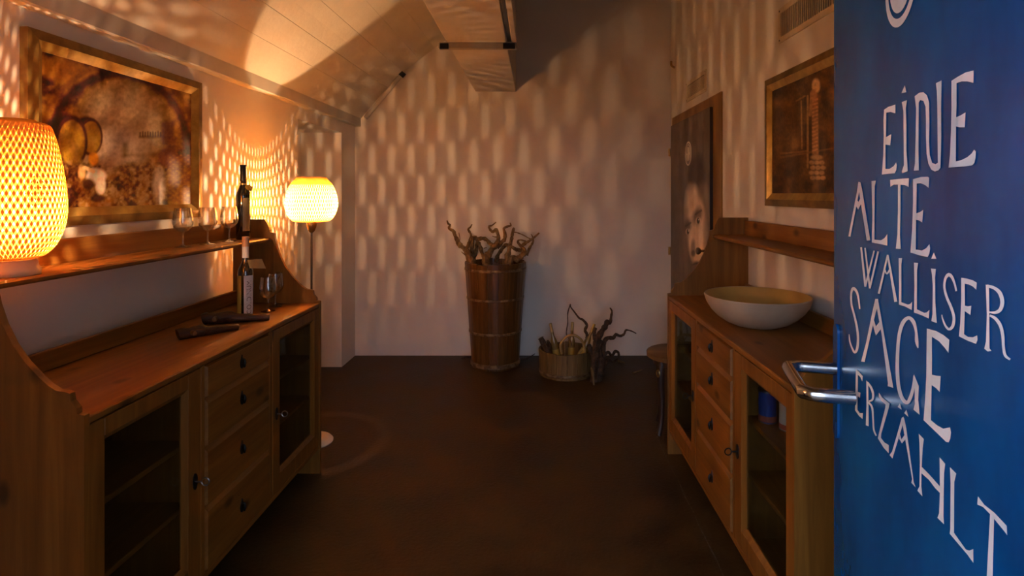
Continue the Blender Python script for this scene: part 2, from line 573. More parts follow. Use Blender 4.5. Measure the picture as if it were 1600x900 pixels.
# ------------------------------------------------------------------ print / painting helper
def vnoise(x, y, seed=0):
    rs = np.random.RandomState(seed)
    tab = rs.rand(257 * 257).reshape(257, 257)
    xi, yi = np.floor(x).astype(int), np.floor(y).astype(int)
    fx, fy = x - xi, y - yi
    fx, fy = fx * fx * (3 - 2 * fx), fy * fy * (3 - 2 * fy)
    a = tab[xi % 256, yi % 256]; b = tab[(xi + 1) % 256, yi % 256]
    c = tab[xi % 256, (yi + 1) % 256]; d = tab[(xi + 1) % 256, (yi + 1) % 256]
    return (a * (1 - fx) + b * fx) * (1 - fy) + (c * (1 - fx) + d * fx) * fy
def fbm(x, y, seed=0, oc=4):
    r, a, tt = 0, 1.0, 0
    for i in range(oc):
        r = r + a * vnoise(x * 2 ** i, y * 2 ** i, seed + i); tt += a; a *= 0.55
    return r / tt
def lin(c):
    c = np.array(c, float) / 255.0
    return np.where(c <= 0.04045, c / 12.92, ((c + 0.055) / 1.055) ** 2.4)
class Canvas:
    def __init__(self, px, py):
        self.x, self.y = px, py
        self.c = np.zeros(px.shape + (3,))
    def blend(self, a, col):
        a = np.clip(a, 0, 1)[..., None]
        self.c = self.c * (1 - a) + np.array(col) * a
    def ell(self, cx, cy, rx, ry, col, soft=0.3, rot=0.0, amt=1.0):
        dx, dy = self.x - cx, self.y - cy
        ca, sa = math.cos(rot), math.sin(rot)
        u, v = (dx * ca + dy * sa) / rx, (-dx * sa + dy * ca) / ry
        d = np.sqrt(u * u + v * v)
        self.blend(np.clip((1 - d) / soft + 0.5, 0, 1) * amt, col)
    def ring(self, cx, cy, rx, ry, w, col, amt=1.0, rot=0.0):
        dx, dy = self.x - cx, self.y - cy
        ca, sa = math.cos(rot), math.sin(rot)
        u, v = (dx * ca + dy * sa) / rx, (-dx * sa + dy * ca) / ry
        d = np.abs(np.sqrt(u * u + v * v) - 1) / w
        self.blend(np.clip(1.5 - d, 0, 1) * amt, col)
    def rect(self, x0, x1, y0, y1, col, soft=3.0, amt=1.0):
        a = np.clip((self.x - x0) / soft + .5, 0, 1) * np.clip((x1 - self.x) / soft + .5, 0, 1) * np.clip((self.y - y0) / soft + .5, 0, 1) * np.clip((y1 - self.y) / soft + .5, 0, 1)
        self.blend(a * amt, col)
    def line(self, x0, y0, x1, y1, w, col, amt=1.0):
        dx, dy = x1 - x0, y1 - y0
        L2 = dx * dx + dy * dy
        t_ = np.clip(((self.x - x0) * dx + (self.y - y0) * dy) / L2, 0, 1)
        d = np.hypot(self.x - x0 - t_ * dx, self.y - y0 - t_ * dy)
        self.blend(np.clip((w - d) / (0.5 * w) + 0.5, 0, 1) * amt, col)
def print_panel(name, pts_fn, nu, nv, paint, mat, parent):
    """grid carrying a flat print as vertex colours; pts_fn(u,v)->point, paint(photo x, photo y, u, v)->linear rgb"""
    uu, vv = np.meshgrid(np.linspace(0, 1, nu), np.linspace(0, 1, nv))
    P = pts_fn(uu, vv)
    px = VX + F * P[..., 0] / P[..., 1]
    py = VY - F * (P[..., 2] - CH) / P[..., 1]
    C = paint(px, py, uu, vv)
    loc = world_loc(parent)
    V = (P - np.array(loc)).reshape(-1, 3)
    fs = [(j * nu + i, j * nu + i + 1, (j + 1) * nu + i + 1, (j + 1) * nu + i) for j in range(nv - 1) for i in range(nu - 1)]
    me = bpy.data.meshes.new(name)
    me.from_pydata(V.tolist(), [], fs)
    at = me.color_attributes.new('print', 'FLOAT_COLOR', 'POINT')
    rgba = np.ones((nu * nv, 4), np.float32)
    rgba[:, :3] = np.clip(C.reshape(-1, 3), 0.0, 1)
    at.data.foreach_set('color', rgba.ravel())
    me.materials.append(M[mat])
    o = bpy.data.objects.new(name, me)
    COL.objects.link(o)
    o.parent = parent
    return o

# ------------------------------------------------------------------ paintings
def picture(name, label, xw, sgn, y0, y1, z0, z1, paint, nu, nv):
    """framed canvas on a side wall; sgn is the direction from the wall into the room"""
    X = lambda d, Y: (xw(Y) + sgn * d)
    t = thing(name, label, 'painting', (X(0.0, (y0 + y1) / 2), (y0 + y1) / 2, z0))
    def ring(o, i, d0, d1o, d1i, mat, nm):
        # four mitred mouldings; o, i: outer and inner inset; height falls from d1o to d1i
        cs = [((y0 + o, z0 + o), (y0 + i, z0 + i)), ((y1 - o, z0 + o), (y1 - i, z0 + i)), ((y1 - o, z1 - o), (y1 - i, z1 - i)), ((y0 + o, z1 - o), (y0 + i, z1 - i))]
        for k in range(4):
            (ao, ai), (bo, bi) = cs[k], cs[(k + 1) % 4]
            vs = []
            for (yy_, zz_), dd in ((ao, d0), (bo, d0), (bi, d0), (ai, d0), (ao, d1o), (bo, d1o), (bi, d1i), (ai, d1i)):
                vs.append((X(dd, yy_), yy_, zz_))
            part(nm, G().add(vs, [(0, 1, 2, 3), (4, 5, 6, 7), (0, 1, 5, 4), (2, 3, 7, 6), (1, 2, 6, 5), (3, 0, 4, 7)]), mat, t)
    ring(0.0, 0.034, 0.002, 0.030, 0.036, 'gilt_dark', 'outer_moulding')
    ring(0.034, 0.066, 0.002, 0.034, 0.018, 'gilt', 'inner_moulding')
    i = 0.06
    def fn(u, v):
        Y = y0 + i + (y1 - y0 - 2 * i) * u
        return np.stack([xw(Y) + sgn * 0.016 + 0 * u, Y, z0 + i + (z1 - z0 - 2 * i) * v], -1)
    print_panel('canvas', fn, nu, nv, paint, 'canvas', t)
    vs = [(X(d, y), y, z) for d in (0.002, 0.010) for y in (y0 + 0.05, y1 - 0.05) for z in (z0 + 0.05, z1 - 0.05)]
    part('back_board', G().add(vs, [(0, 1, 3, 2), (4, 6, 7, 5), (0, 4, 5, 1), (2, 3, 7, 6), (0, 2, 6, 4), (1, 5, 7, 3)]), 'gilt_dark', t)
    return t

def paint_cellar(px, py, u, v):
    c = Canvas(px, py)
    n1 = fbm(px / 16, py / 16, 3, 5); n2 = fbm(px / 5, py / 5, 11, 4); n3 = fbm(px / 40, py / 30, 23, 3)
    a = np.clip((n1 - 0.3) * 2.2, 0, 1)[..., None]
    c.c = lin((62, 36, 14)) * (1 - a) + lin((140, 98, 58)) * a
    c.ell(190, 190, 62, 58, lin((158, 126, 92)), 0.7, amt=0.75)
    c.ell(175, 235, 55, 30, lin((150, 128, 108)), 0.8, amt=0.5)
    c.ell(100, 112, 40, 16, lin((150, 98, 54)), 0.7, 0.25, 0.8)
    # vault arch
    c.ring(185, 232, 108, 116, 0.055, lin((58, 34, 12)), 0.85)
    c.ring(185, 232, 122, 132, 0.03, lin((110, 72, 30)), 0.6)
    # casks
    for cx, cy, rx, ry in ((142, 214, 17, 27), (112, 222, 23, 38)):
        c.ell(cx - 8, cy - 4, rx * 1.25, ry * 1.05, lin((58, 36, 16)), 0.2)
        c.ell(cx, cy, rx, ry, lin((120, 86, 42)), 0.2)
        c.ring(cx, cy, rx, ry, 0.09, lin((70, 44, 18)))
        c.ell(cx + 2, cy + 8, rx * .6, ry * .6, lin((150, 116, 64)), 0.9, amt=0.7)
    # far end, shelf of bottles
    c.rect(252, 272, 190, 224, lin((86, 54, 22)), 5, 0.8)
    c.rect(190, 268, 240, 244, lin((66, 40, 18)), 6, 0.45)
    for q in range(9):
        c.rect(218 + q * 4, 220 + q * 4, 206 - (q % 2), 214, lin((48, 28, 12)), 1.5, 0.8)
    c.rect(216, 256, 212, 216, lin((70, 44, 20)), 4, 0.6)
    c.rect(191, 200, 222, 246, lin((66, 52, 36)), 6, 0.6)
    # floor
    fa = np.clip((py - 246) / 14, 0, 1) * np.clip((n2 - 0.35) * 3, 0, 1)
    c.blend(fa * 0.8, lin((138, 108, 78)))
    c.blend(np.clip((py - 250) / 10, 0, 1) * np.clip((0.45 - n1) * 4, 0, 1), lin((66, 40, 18)))
    c.ell(248, 288, 9, 26, lin((176, 150, 122)), 0.8, amt=0.8)
    c.ell(262, 246, 14, 16, lin((92, 58, 24)), 0.3)
    c.rect(262, 302, 244, 318, lin((88, 58, 22)), 8, 0.75)
    c.blend(np.clip((np.sin(py * 0.9) * np.sin(px * 0.55) - 0.1), 0, 1) * (px > 264) * (py > 240) * 0.5, lin((128, 92, 42)))
    # kneeling figure in a white shirt
    c.ell(150, 275, 15, 12, lin((196, 170, 138)), 0.4)
    c.ell(157, 290, 8, 14, lin((190, 160, 124)), 0.4)
    c.ell(128, 270, 6, 11, lin((176, 132, 84)), 0.5)
    c.line(133, 262, 146, 268, 3, lin((186, 146, 98)))
    c.ell(146, 248, 8, 10, lin((176, 116, 44)), 0.4)
    c.ell(138, 288, 10, 9, lin((76, 58, 44)), 0.5)
    c.ell(152, 310, 12, 6, lin((52, 36, 22)), 0.6, amt=.8)
    c.c *= (0.66 + 0.68 * n2)[..., None]
    return np.clip((c.c - 0.035) * 2.2, 0.004, 1) * np.array((0.86, 1.06, 1.5))

def paint_statue(px, py, u, v):
    c = Canvas(px, py)
    n1 = fbm(px / 14, py / 18, 33, 5); n2 = fbm(px / 3.5, py / 3.5, 41, 4)
    a = np.clip((n1 - 0.3) * 2.0, 0, 1)[..., None]
    c.c = lin((48, 28, 8)) * (1 - a) + lin((110, 74, 26)) * a
    c.ell(1240, 190, 14, 60, lin((120, 84, 34)), 0.9, amt=0.4)
    c.line(1252, 158, 1253, 232, 1.2, lin((150, 112, 60)), .9)
    c.line(1262, 150, 1262, 262, 1.6, lin((160, 122, 68)), .8)
    c.line(1244, 158, 1258, 150, 1.2, lin((140, 100, 50)), .8)
    c.line(1220, 246, 1300, 232, 1.6, lin((130, 92, 44)), .6)
    c.line(1220, 240, 1262, 236, 1.2, lin((150, 108, 56)), .6)
    c.ell(1242, 224, 6, 9, lin((150, 112, 60)), 0.7, amt=.5)
    # tall carved column figure
    c.line(1273, 150, 1274, 242, 5.0, lin((150, 102, 56)))
    for q in range(14):
        c.line(1270, 158 + q * 6.0, 1277, 155 + q * 6.0, 1.3, lin((188, 132, 84)), .9)
    c.line(1268, 146, 1266, 180, 2.2, lin((168, 122, 72)), .9)
    c.ell(1275, 134, 6.5, 11, lin((200, 160, 110)), 0.4)
    c.ell(1271, 148, 5, 8, lin((170, 122, 76)), 0.5)
    c.ell(1276, 246, 9, 4, lin((166, 126, 80)), 0.5)
    for q in range(4):
        for w in range(3):
            c.ell(1268 + w * 8 + (q % 2) * 2, 254 + q * 8, 4.2, 3.2, lin((176, 136, 92)), 0.5, amt=.9)
    c.c *= (0.55 + 0.85 * n2)[..., None]
    return c.c * 1.15

picture('painting', 'gilt-framed oil painting of a barrel vault with a kneeling figure', lambda Y: XL + 0.0 * Y, 1, 1.884, 2.851, 1.385, 2.055, paint_cellar, 230, 150)
picture('painting', 'gilt-framed dark painting of a carved column figure above a sideboard', XR, -1, 2.095, 3.06, 1.437, 2.107, paint_statue, 230, 150)

# ------------------------------------------------------------------ portrait door in the right wall
d1 = thing('door_1', 'dark door printed with a large grey face and a round emblem', 'door', (XR(4.5), 4.5, 0), kind='structure')
def xr_box(g, d0, d1_, y0, y1, z0, z1):
    """box standing d0..d1 in front of the right wall"""
    vs = [(XR(y) - d, y, z) for d in (d0, d1_) for y in (y0, y1) for z in (z0, z1)]
    return g.add(vs, [(0, 1, 3, 2), (4, 6, 7, 5), (0, 4, 5, 1), (2, 3, 7, 6), (0, 2, 6, 4), (1, 5, 7, 3)])
part('frame_post', xr_box(G(), 0.0, 0.012, 3.83, 4.03, 0, 2.19), 'frame_wood', d1)
part('frame_head', xr_box(G(), 0.0, 0.012, 4.03, 5.19, 2.115, 2.19), 'frame_wood', d1)
part('frame_post', xr_box(G(), 0.0, 0.012, 5.10, 5.19, 0, 2.115), 'frame_wood', d1)
leaf = part('leaf', xr_box(G(), 0.0125, 0.034, 4.0, 5.14, 0.01, 2.112), 'stooldark', d1, 'dark leaf edge')
def paint_face(px, py, u, v):
    c = Canvas(px, py)
    n = fbm(px / 3, py / 30, 51, 4); n2 = fbm(px / 6, py / 10, 57, 4)
    base = lin((92, 82, 76))
    c.c = base * (0.65 + 0.6 * n)[..., None]
    sk, shd, dk = lin((196, 176, 160)), lin((124, 108, 98)), lin((62, 52, 47))
    # hair, then the tilted face
    c.ell(1089, 268, 12, 26, dk, 0.5, 0.15)
    c.ell(1097, 284, 13, 22, dk, 0.5, 0.0)
    c.ell(1080, 330, 12, 56, lin((70, 60, 55)), 0.4, -0.05, .5)
    c.ell(1088, 355, 17, 66, sk, 0.28, -0.10)
    c.ell(1098, 300, 8, 14, shd, 0.9, amt=.7)
    c.ell(1106, 345, 6, 60, shd, 0.9, amt=.6)
    c.ell(1072, 365, 4, 50, shd, 0.9, amt=.7)
    c.ell(1084, 276, 9, 10, dk, 0.7, 0.4, .9)
    for ex, ey, s_ in ((1091, 345, 1.0), (1075, 362, 0.85)):
        c.ell(ex - 1, ey - 8, 7 * s_, 14 * s_, lin((88, 74, 66)), 0.8, 0.2, .9)
        c.ell(ex, ey, 4.2 * s_, 5.5 * s_, lin((186, 168, 154)), 0.4)
        c.ell(ex, ey, 2.4 * s_, 5.0 * s_, lin((34, 28, 26)), 0.4)
        c.ell(ex + .8, ey - 1.6, 0.7, 1.1, lin((220, 210, 200)), 0.6)
        c.line(ex - 4 * s_, ey - 10 * s_, ex + 4.5 * s_, ey - 16 * s_, 1.6, lin((60, 50, 44)), .8)
    c.ell(1083, 388, 3.8, 13, shd, 0.7, amt=.9)
    c.ell(1083, 396, 3.4, 5, dk, 0.7, amt=.8)
    c.ell(1087, 372, 1.6, 20, lin((214, 196, 180)), 0.9, amt=.6)
    c.ell(1088, 414, 7, 6, lin((96, 80, 72)), 0.6, -0.3)
    c.ell(1087, 412, 6, 1.2, lin((52, 42, 38)), 0.6, -0.35)
    c.ell(1084, 436, 7, 8, shd, 0.8, amt=.7)
    c.c *= (0.78 + 0.42 * n2)[..., None]
    return c.c * 1.5
def fn(u, v):
    Y = 5.14 - 1.138 * u
    return np.stack([XR(Y) - 0.0355 + 0 * u, Y, 0.012 + 2.098 * v], -1)
print_panel('portrait_print', fn, 130, 260, paint_face, 'print', leaf)
# emblem
EY, EZ, ER = 4.555, 1.823, 0.098
def disc_ring(r0, r1, d, c, place, seg=36, a0=0, a1=2 * math.pi):
    vs, fs = [], []
    for k in range(seg + 1):
        a = a0 + (a1 - a0) * k / seg
        for r in (r0, r1):
            vs.append(place(c[0] + r * math.cos(a), c[1] + r * math.sin(a), d))
    for k in range(seg):
        fs.append((2 * k, 2 * k + 1, 2 * k + 3, 2 * k + 2))
    return vs, fs
plR = lambda a, b, d: (XR(a) - d, a, b)
em = part('emblem', G().add(*disc_ring(0.0, ER, 0.0368, (EY, EZ), plR)), 'white_disc', leaf)
g = G()
g.add(*disc_ring(ER * .76, ER * .84, 0.0376, (EY, EZ), plR))
g.add(*disc_ring(ER * .34, ER * .44, 0.0376, (EY, EZ + ER * .24), plR, 20, -0.6, 3.6))
g.add(*disc_ring(ER * .34, ER * .44, 0.0376, (EY, EZ - ER * .30), plR, 20, 2.6, 6.8))
part('emblem_mark', g, 'emblem_grey', d1)
kp = (XR(4.07) - 0.036, 4.085, 1.09)
g = G()
g.lathe([(0.026, 0), (0.026, 0.006), (0.010, 0.010), (0.009, 0.035), (0.020, 0.042), (0.027, 0.055), (0.024, 0.068), (0.010, 0.075), (0.0, 0.076)], (0, 0, 0), 16)
g.xf(lambda p: Vector((kp[0] - p.z, kp[1] + p.x, kp[2] + p.y)))
part('door_knob', g, 'knob', d1, 'round worn metal knob')
for hz in (1.84, 0.95, 0.35):
    part('hinge', G().tube([(XR(5.15) - 0.045, 5.155, hz), (XR(5.15) - 0.045, 5.155, hz + 0.07)], 0.010, 8, 1), 'brass', d1)

# ------------------------------------------------------------------ air vents and hook on the right wall
def vent(label, y0, y1, z0, z1, slats, fw, name='air_vent'):
    t = thing(name, label, 'air vent', (XR((y0 + y1) / 2), (y0 + y1) / 2, z0))
    part('back_plate', xr_box(G(), 0.0, 0.002, y0 + fw * .7, y1 - fw * .7, z0 + fw * .7, z1 - fw * .7), 'vent_in' if slats else 'mesh', t)
    for a, b, c_, d_ in ((y0, y1, z0, z0 + fw), (y0, y1, z1 - fw, z1), (y0, y0 + fw, z0 + fw, z1 - fw), (y1 - fw, y1, z0 + fw, z1 - fw)):
        part('frame_bar', xr_box(G(), 0.0, 0.008, a, b, c_, d_), 'vent', t)
    for a in (y0 + fw / 2, y1 - fw / 2):
        for b in (z0 + fw / 2, z1 - fw / 2):
            part('screw', xr_box(G(), 0.008, 0.0095, a - 0.004, a + 0.004, b - 0.004, b + 0.004), 'iron', t)
    if slats:
        n = slats
        for k in range(n):
            yc = y0 + fw + (y1 - y0 - 2 * fw) * (k + 0.5) / n
            w = (y1 - y0 - 2 * fw) / n * 0.38
            part('slat', xr_box(G(), 0.0022, 0.006, yc - w / 2, yc + w / 2, z0 + fw, z1 - fw), 'vent', t)
    else:
        for k in range(1, 12):
            zc = z0 + fw + (z1 - z0 - 2 * fw) * k / 12
            part('louvre', xr_box(G(), 0.002, 0.004, y0 + fw, y1 - fw, zc - 0.0022, zc + 0.0022), 'vent', t)
    return t
vent('large cream air vent with upright slats above the dark painting', 2.30, 2.94, 2.274, 2.452, 30, 0.028)
vent('small cream air vent with fine louvres above the portrait door', 4.19, 4.73, 2.257, 2.42, 0, 0.03)
solo('wall_hook', G().tube([(XR(5.14) - 0.0, 5.14, 2.64), (XR(5.14) - 0.03, 5.14, 2.66), (XR(5.14) - 0.032, 5.14, 2.70)], 0.010, 6, 3), 'brass', 'tiny metal hook on the wall near the back corner above the portrait door', 'hook', (XR(5.14), 5.14, 2.64))

# ------------------------------------------------------------------ sideboards
PANEL = [(-.006, 0), (-.006, .924), (.013, .927), (.014, .942), (.029, .960), (.032, .981), (.046, .986), (.066, .988), (.088, 1.002), (.11, 1.022), (.147, 1.061),
         (.18, 1.108), (.206, 1.16), (.224, 1.212), (.235, 1.262), (.237, 1.288), (.262, 1.294), (.268, 1.322), (.281, 1.348), (.292, 1.363), (.46, 1.363), (.46, 0)]
def sideboard(label, place, base):
    """place(d, y, z): d = depth from the front, y = along the front from the near end"""
    L = 1.592
    t = thing('sideboard', label, 'sideboard', tuple(place(0.2, L / 2, 0)))
    def bx(d0, d1_, y0, y1, z0, z1, c=0.0015):
        return G().box(d0, d1_, y0, y1, z0, z1, c).xf(lambda p: place(p.x, p.y, p.z))
    for y in (0.0, L - 0.018):
        g = G().prism(PANEL, y, y + 0.018, lambda a, b, h: place(a, h, b))
        part('side_panel', g, 'pine_z', t)
    part('worktop', bx(-0.004, 0.455, 0.018, L - 0.018, 0.893, 0.915, 0.004), 'pine_y', t)
    part('back_rail', bx(0.437, 0.455, 0.018, L - 0.018, 0.915, 0.983, 0.003), 'pine_y', t)
    part('shelf', bx(0.252, 0.437, 0.018, L - 0.018, 1.245, 1.265, 0.006), 'pine_y', t)
    part('shelf_rail', bx(0.437, 0.455, 0.018, L - 0.018, 1.245, 1.347, 0.003), 'pine_y', t)
    part('bottom_board', bx(0.0, 0.45, 0.018, L - 0.018, 0.131, 0.152), 'pine_y', t)
    yd = [0.018, 0.514, 0.544, 1.018, 1.050, L - 0.018]
    for a, b in ((yd[1], yd[2]), (yd[3], yd[4])):
        part('divider', bx(0.0, 0.44, a + 0.004, b - 0.004, 0.152, 0.893), 'pine_z', t)
    n = 16
    w = (L - 0.036) / n
    for k in range(n):
        part('back_plank', bx(0.445, 0.455, 0.018 + k * w + 0.0012, 0.018 + (k + 1) * w - 0.0012, 0.152, 0.893, 0.001), 'pine_dark', t)
    for a, b in ((yd[0], yd[1]), (yd[4], yd[5])):
        for z in (0.637, 0.422):
            part('inner_shelf', bx(0.045, 0.44, a + 0.002, b - 0.002, z - 0.018, z, 0.002), 'pine_y', t)
    for q, (a, b) in enumerate(((yd[0] + .003, yd[1]), (yd[4], yd[5] - .003))):
        z0, z1 = 0.155, 0.889
        szt, szb = 0.050, 0.072
        sa, sb = ((0.056 if base else 0.046), 0.070) if q == 0 else (0.066, 0.060)
        g = G()
        for e in ((a, a + sa, z0, z1), (b - sb, b, z0, z1), (a + sa, b - sb, z1 - szt, z1), (a + sa, b - sb, z0, z0 + szb)):
            g.box(-0.001, 0.020, *e, 0.0015)
        o0, o1, p0_, p1_ = a + sa, b - sb, z0 + szb, z1 - szt
        m = 0.016
        oc = [(o0, p0_), (o1, p0_), (o1, p1_), (o0, p1_)]
        ic = [(o0 + m, p0_ + m), (o1 - m, p0_ + m), (o1 - m, p1_ - m), (o0 + m, p1_ - m)]
        for k in range(4):
            k2 = (k + 1) % 4
            g.add([(0.001, *oc[k]), (0.001, *oc[k2]), (0.013, *ic[k2]), (0.013, *ic[k]),
                   (0.019, *oc[k]), (0.019, *oc[k2]), (0.019, *ic[k2]), (0.019, *ic[k])],
                  [(0, 1, 2, 3), (4, 5, 6, 7), (0, 1, 5, 4), (2, 3, 7, 6), (1, 2, 6, 5), (3, 0, 4, 7)])
        g.xf(lambda p: place(p.x, p.y, p.z))
        dr = part('door', g, 'pine_z', t)
        part('pane', bx(0.0145, 0.0175, o0 + 0.01, o1 - 0.01, p0_ + 0.01, p1_ - 0.01, 0), 'pane', dr)
        ky = (b - 0.034) if q == 0 else (a + 0.034)
        g = G().prism([(ky + 0.012 * math.cos(s_), 0.51 + 0.028 * math.sin(s_)) for s_ in [k * math.pi / 8 for k in range(16)]], -0.0045, -0.001, lambda y_, z_, h: place(h, y_, z_))
        part('lock_plate', g, 'iron', dr)
        g = G().tube([place(-0.0045, ky, 0.51), place(-0.026, ky, 0.51)], 0.0028, 8, 1)
        cc = [place(-0.038 + 0.013 * math.cos(s_), ky, 0.51 + 0.013 * math.sin(s_)) for s_ in [k * math.pi / 8 for k in range(17)]]
        g.tube(cc, 0.0024, 6, 1)
        part('key', g, 'steel' if base else 'iron', dr)
    zs = [0.889, 0.773, 0.598, 0.386, 0.155]
    yc = (yd[2] + yd[3]) / 2
    for k in range(4):
        z1, z0 = zs[k] - 0.002, zs[k + 1] + 0.002
        a, b = yd[2] + 0.003, yd[3] - 0.003
        c_ = 0.020 if k else 0.004
        vs = [(-0.004, a + .006, z0 + .004), (-0.004, b - .006, z0 + .004), (-0.004, b - .006, z1 - c_), (-0.004, a + .006, z1 - c_),
              (0.010, a, z0), (0.010, b, z0), (0.010, b, z1), (0.010, a, z1), (0.02, a, z0), (0.02, b, z0), (0.02, b, z1), (0.02, a, z1)]
        g = G().add(vs, [(0, 1, 2, 3), (0, 1, 5, 4), (1, 2, 6, 5), (2, 3, 7, 6), (3, 0, 4, 7), (4, 5, 9, 8), (5, 6, 10, 9), (6, 7, 11, 10), (7, 4, 8, 11), (8, 9, 10, 11)])
        dw = part('drawer', g.xf(lambda p: place(p.x, p.y, p.z)), 'pine_y', t)
        zc = (0.832, 0.689, 0.492, 0.262)[k]
        pl_ = [(yc + sx * w_, zc + dz) for sx in (1,) for w_, dz in ((0.0, .030), (.005, .018), (.011, .006), (.012, -.008), (.008, -.020), (0.0, -.026))]
        pl_ += [(yc - w_, zc + dz) for w_, dz in ((.008, -.020), (.012, -.008), (.011, .006), (.005, .018))]
        part('pull_plate', G().prism(pl_, -0.007, -0.004, lambda y_, z_, h: place(h, y_, z_)), 'iron', dw)
        g = G().tube([place(-0.007, yc, zc + 0.012), place(-0.016, yc, zc + 0.010), place(-0.017, yc, zc - 0.004), place(-0.015, yc, zc - 0.020)], [0.003, 0.003, 0.006, 0.003], 8, 4)
        part('drop_pull', g, 'iron', dw)
    return t

LY0 = 1.478
placeL = lambda d, y, z: Vector((-1.194 - d, LY0 + y, z))
sideboard('pine sideboard carrying the table lamp, bottles and wine glasses', placeL, True)
RA = 0.018
RX0, RY0 = 0.764, 1.706
def placeR(d, y, z):
    c_, s_ = math.cos(RA), math.sin(RA)
    return Vector((RX0 + d * c_ - y * s_, RY0 + d * s_ + y * c_, z))
sideboard('pine sideboard carrying the wide stoneware bowl', placeR, False)

# ------------------------------------------------------------------ lamps
def weave(prof, c, n, cell_h, width, sgn, dense=1.0):
    """n ribbons wound one way over a surface of revolution; prof: (radius, z)"""
    P = [Vector(p) for p in prof]
    fine_ = []
    for i in range(len(P) - 1):
        p0, p1, p2, p3 = P[max(i - 1, 0)], P[i], P[i + 1], P[min(i + 2, len(P) - 1)]
        for s_ in range(6):
            t_ = s_ / 6
            fine_.append(0.5 * ((2 * p1) + (p2 - p0) * t_ + (2 * p0 - 5 * p1 + 4 * p2 - p3) * t_ * t_ + (3 * p1 - p0 - 3 * p2 + p3) * t_ ** 3))
    fine_.append(P[-1])
    g = G()
    arc = [0.0]
    for a, b in zip(fine_[:-1], fine_[1:]):
        arc.append(arc[-1] + (b - a).length)
    rmax = max(p.x for p in fine_)
    for k in range(n):
        vs, fs = [], []
        for i, p in enumerate(fine_):
            th = 2 * math.pi * k / n + sgn * 2 * math.pi * arc[i] / (n * cell_h)
            r = max(p.x, 0.004) + sgn * 0.0007
            dth = 2 * math.pi / (n * cell_h)
            slope = math.atan(r * dth)
            hw = width / 2 * (dense if arc[i] > arc[-1] * 0.86 else 1.0)
            ha = hw / math.cos(slope) / r
            for e in (-1, 1):
                a = th + e * ha
                vs.append((c[0] + r * math.cos(a), c[1] + r * math.sin(a), c[2] + p.y))
        for i in range(len(fine_) - 1):
            fs.append((2 * i, 2 * i + 1, 2 * i + 3, 2 * i + 2))
        g.add(vs, fs, True)
    return g
def lamp_light(name, c, watts, parent, radius):
    l = bpy.data.lights.new(name, 'POINT')
    l.energy = watts
    l.color = LAMP_COL
    l.shadow_soft_size = radius
    o = bpy.data.objects.new(name, l)
    COL.objects.link(o)
    o.parent = parent
    o.location = Vector(c) - world_loc(parent)
    return o

# floor lamp behind the left sideboard
FX, FY = -1.39, 3.44
t = thing('floor_lamp', 'lit floor lamp with rounded woven rattan shade on a thin pole', 'floor lamp', (FX, FY, 0))
part('base', G().lathe([(0.124, 0), (0.125, 0.006), (0.112, 0.020), (0.075, 0.036), (0.030, 0.046), (0.012, 0.052), (0.011, 0.06)], (FX, FY, 0), 32), 'basewhite', t)
part('pole', G().lathe([(0.0065, 0.05), (0.0065, 1.27)], (FX, FY, 0), 10), 'pole', t)
part('socket_cup', G().lathe([(0.008, 1.265), (0.018, 1.275), (0.027, 1.30), (0.031, 1.328), (0.028, 1.334)], (FX, FY, 0), 20), 'brass', t)
fp = [(0.032, 1.336), (0.070, 1.332), (0.105, 1.338), (0.133, 1.37), (0.149, 1.42), (0.150, 1.455), (0.139, 1.51), (0.116, 1.56), (0.083, 1.597)]
for s_ in (-1, 1):
    part('shade_weave', weave(fp, (FX, FY, 0), 64, 0.046, 0.0099, s_, 1.2), 'rattan_f', t)
part('shade_rim', G().tube([(FX + 0.083 * math.cos(a), FY + 0.083 * math.sin(a), 1.597) for a in [k * math.pi / 16 for k in range(33)]], 0.0035, 6, 1), 'rattan_f', t)
part('dimming_disc', G().lathe([(0.0, 1.5925), (0.082, 1.5925)], (FX, FY, 0), 32, cap1=False), 'dim_disc', t)  # grey see-through disc, added to dim the light thrown on the ceiling
part('bulb_holder', G().lathe([(0.018, 1.334), (0.018, 1.375), (0.012, 1.385)], (FX, FY, 0), 14), 'bulb', t)
for dz in (-0.008, 0.0, 0.008):
    lamp_light('floor_lamp_filament', (FX, FY, 1.425 + dz), FLOOR_LAMP_W / 3, t, 0.0032)

# table lamp on the shelf of the left sideboard
TX, TY, TZ = -1.531, 1.644, 1.265
t = thing('table_lamp', 'lit table lamp with tall egg-shaped woven rattan shade on the shelf', 'table lamp', (TX, TY, TZ))
part('base', G().lathe([(0.064, 0), (0.066, 0.004), (0.066, 0.018), (0.060, 0.026), (0.058, 0.040), (0.050, 0.046)], (TX, TY, TZ), 28), 'lampbase', t)
tp = [(0.050, 0.046), (0.074, 0.055), (0.0985, 0.083), (0.118, 0.132), (0.125, 0.185), (0.123, 0.243), (0.115, 0.311), (0.104, 0.374), (0.093, 0.417), (0.083, 0.438), (0.053, 0.448)]
for s_ in (-1, 1):
    part('shade_weave', weave(tp, (TX, TY, TZ), 52, 0.034, 0.0080, s_, 1.2), 'rattan_t', t)
part('shade_rim', G().tube([(TX + 0.053 * math.cos(a), TY + 0.053 * math.sin(a), TZ + 0.448) for a in [k * math.pi / 16 for k in range(33)]], 0.003, 6, 1), 'rattan_t', t)
part('bulb_holder', G().lathe([(0.016, 0.04), (0.016, 0.105), (0.010, 0.115)], (TX, TY, TZ), 14), 'bulb', t)
for dz in (-0.008, 0.0, 0.008):
    lamp_light('table_lamp_filament', (TX, TY, TZ + 0.165 + dz), TABLE_LAMP_W / 3, t, 0.0032)

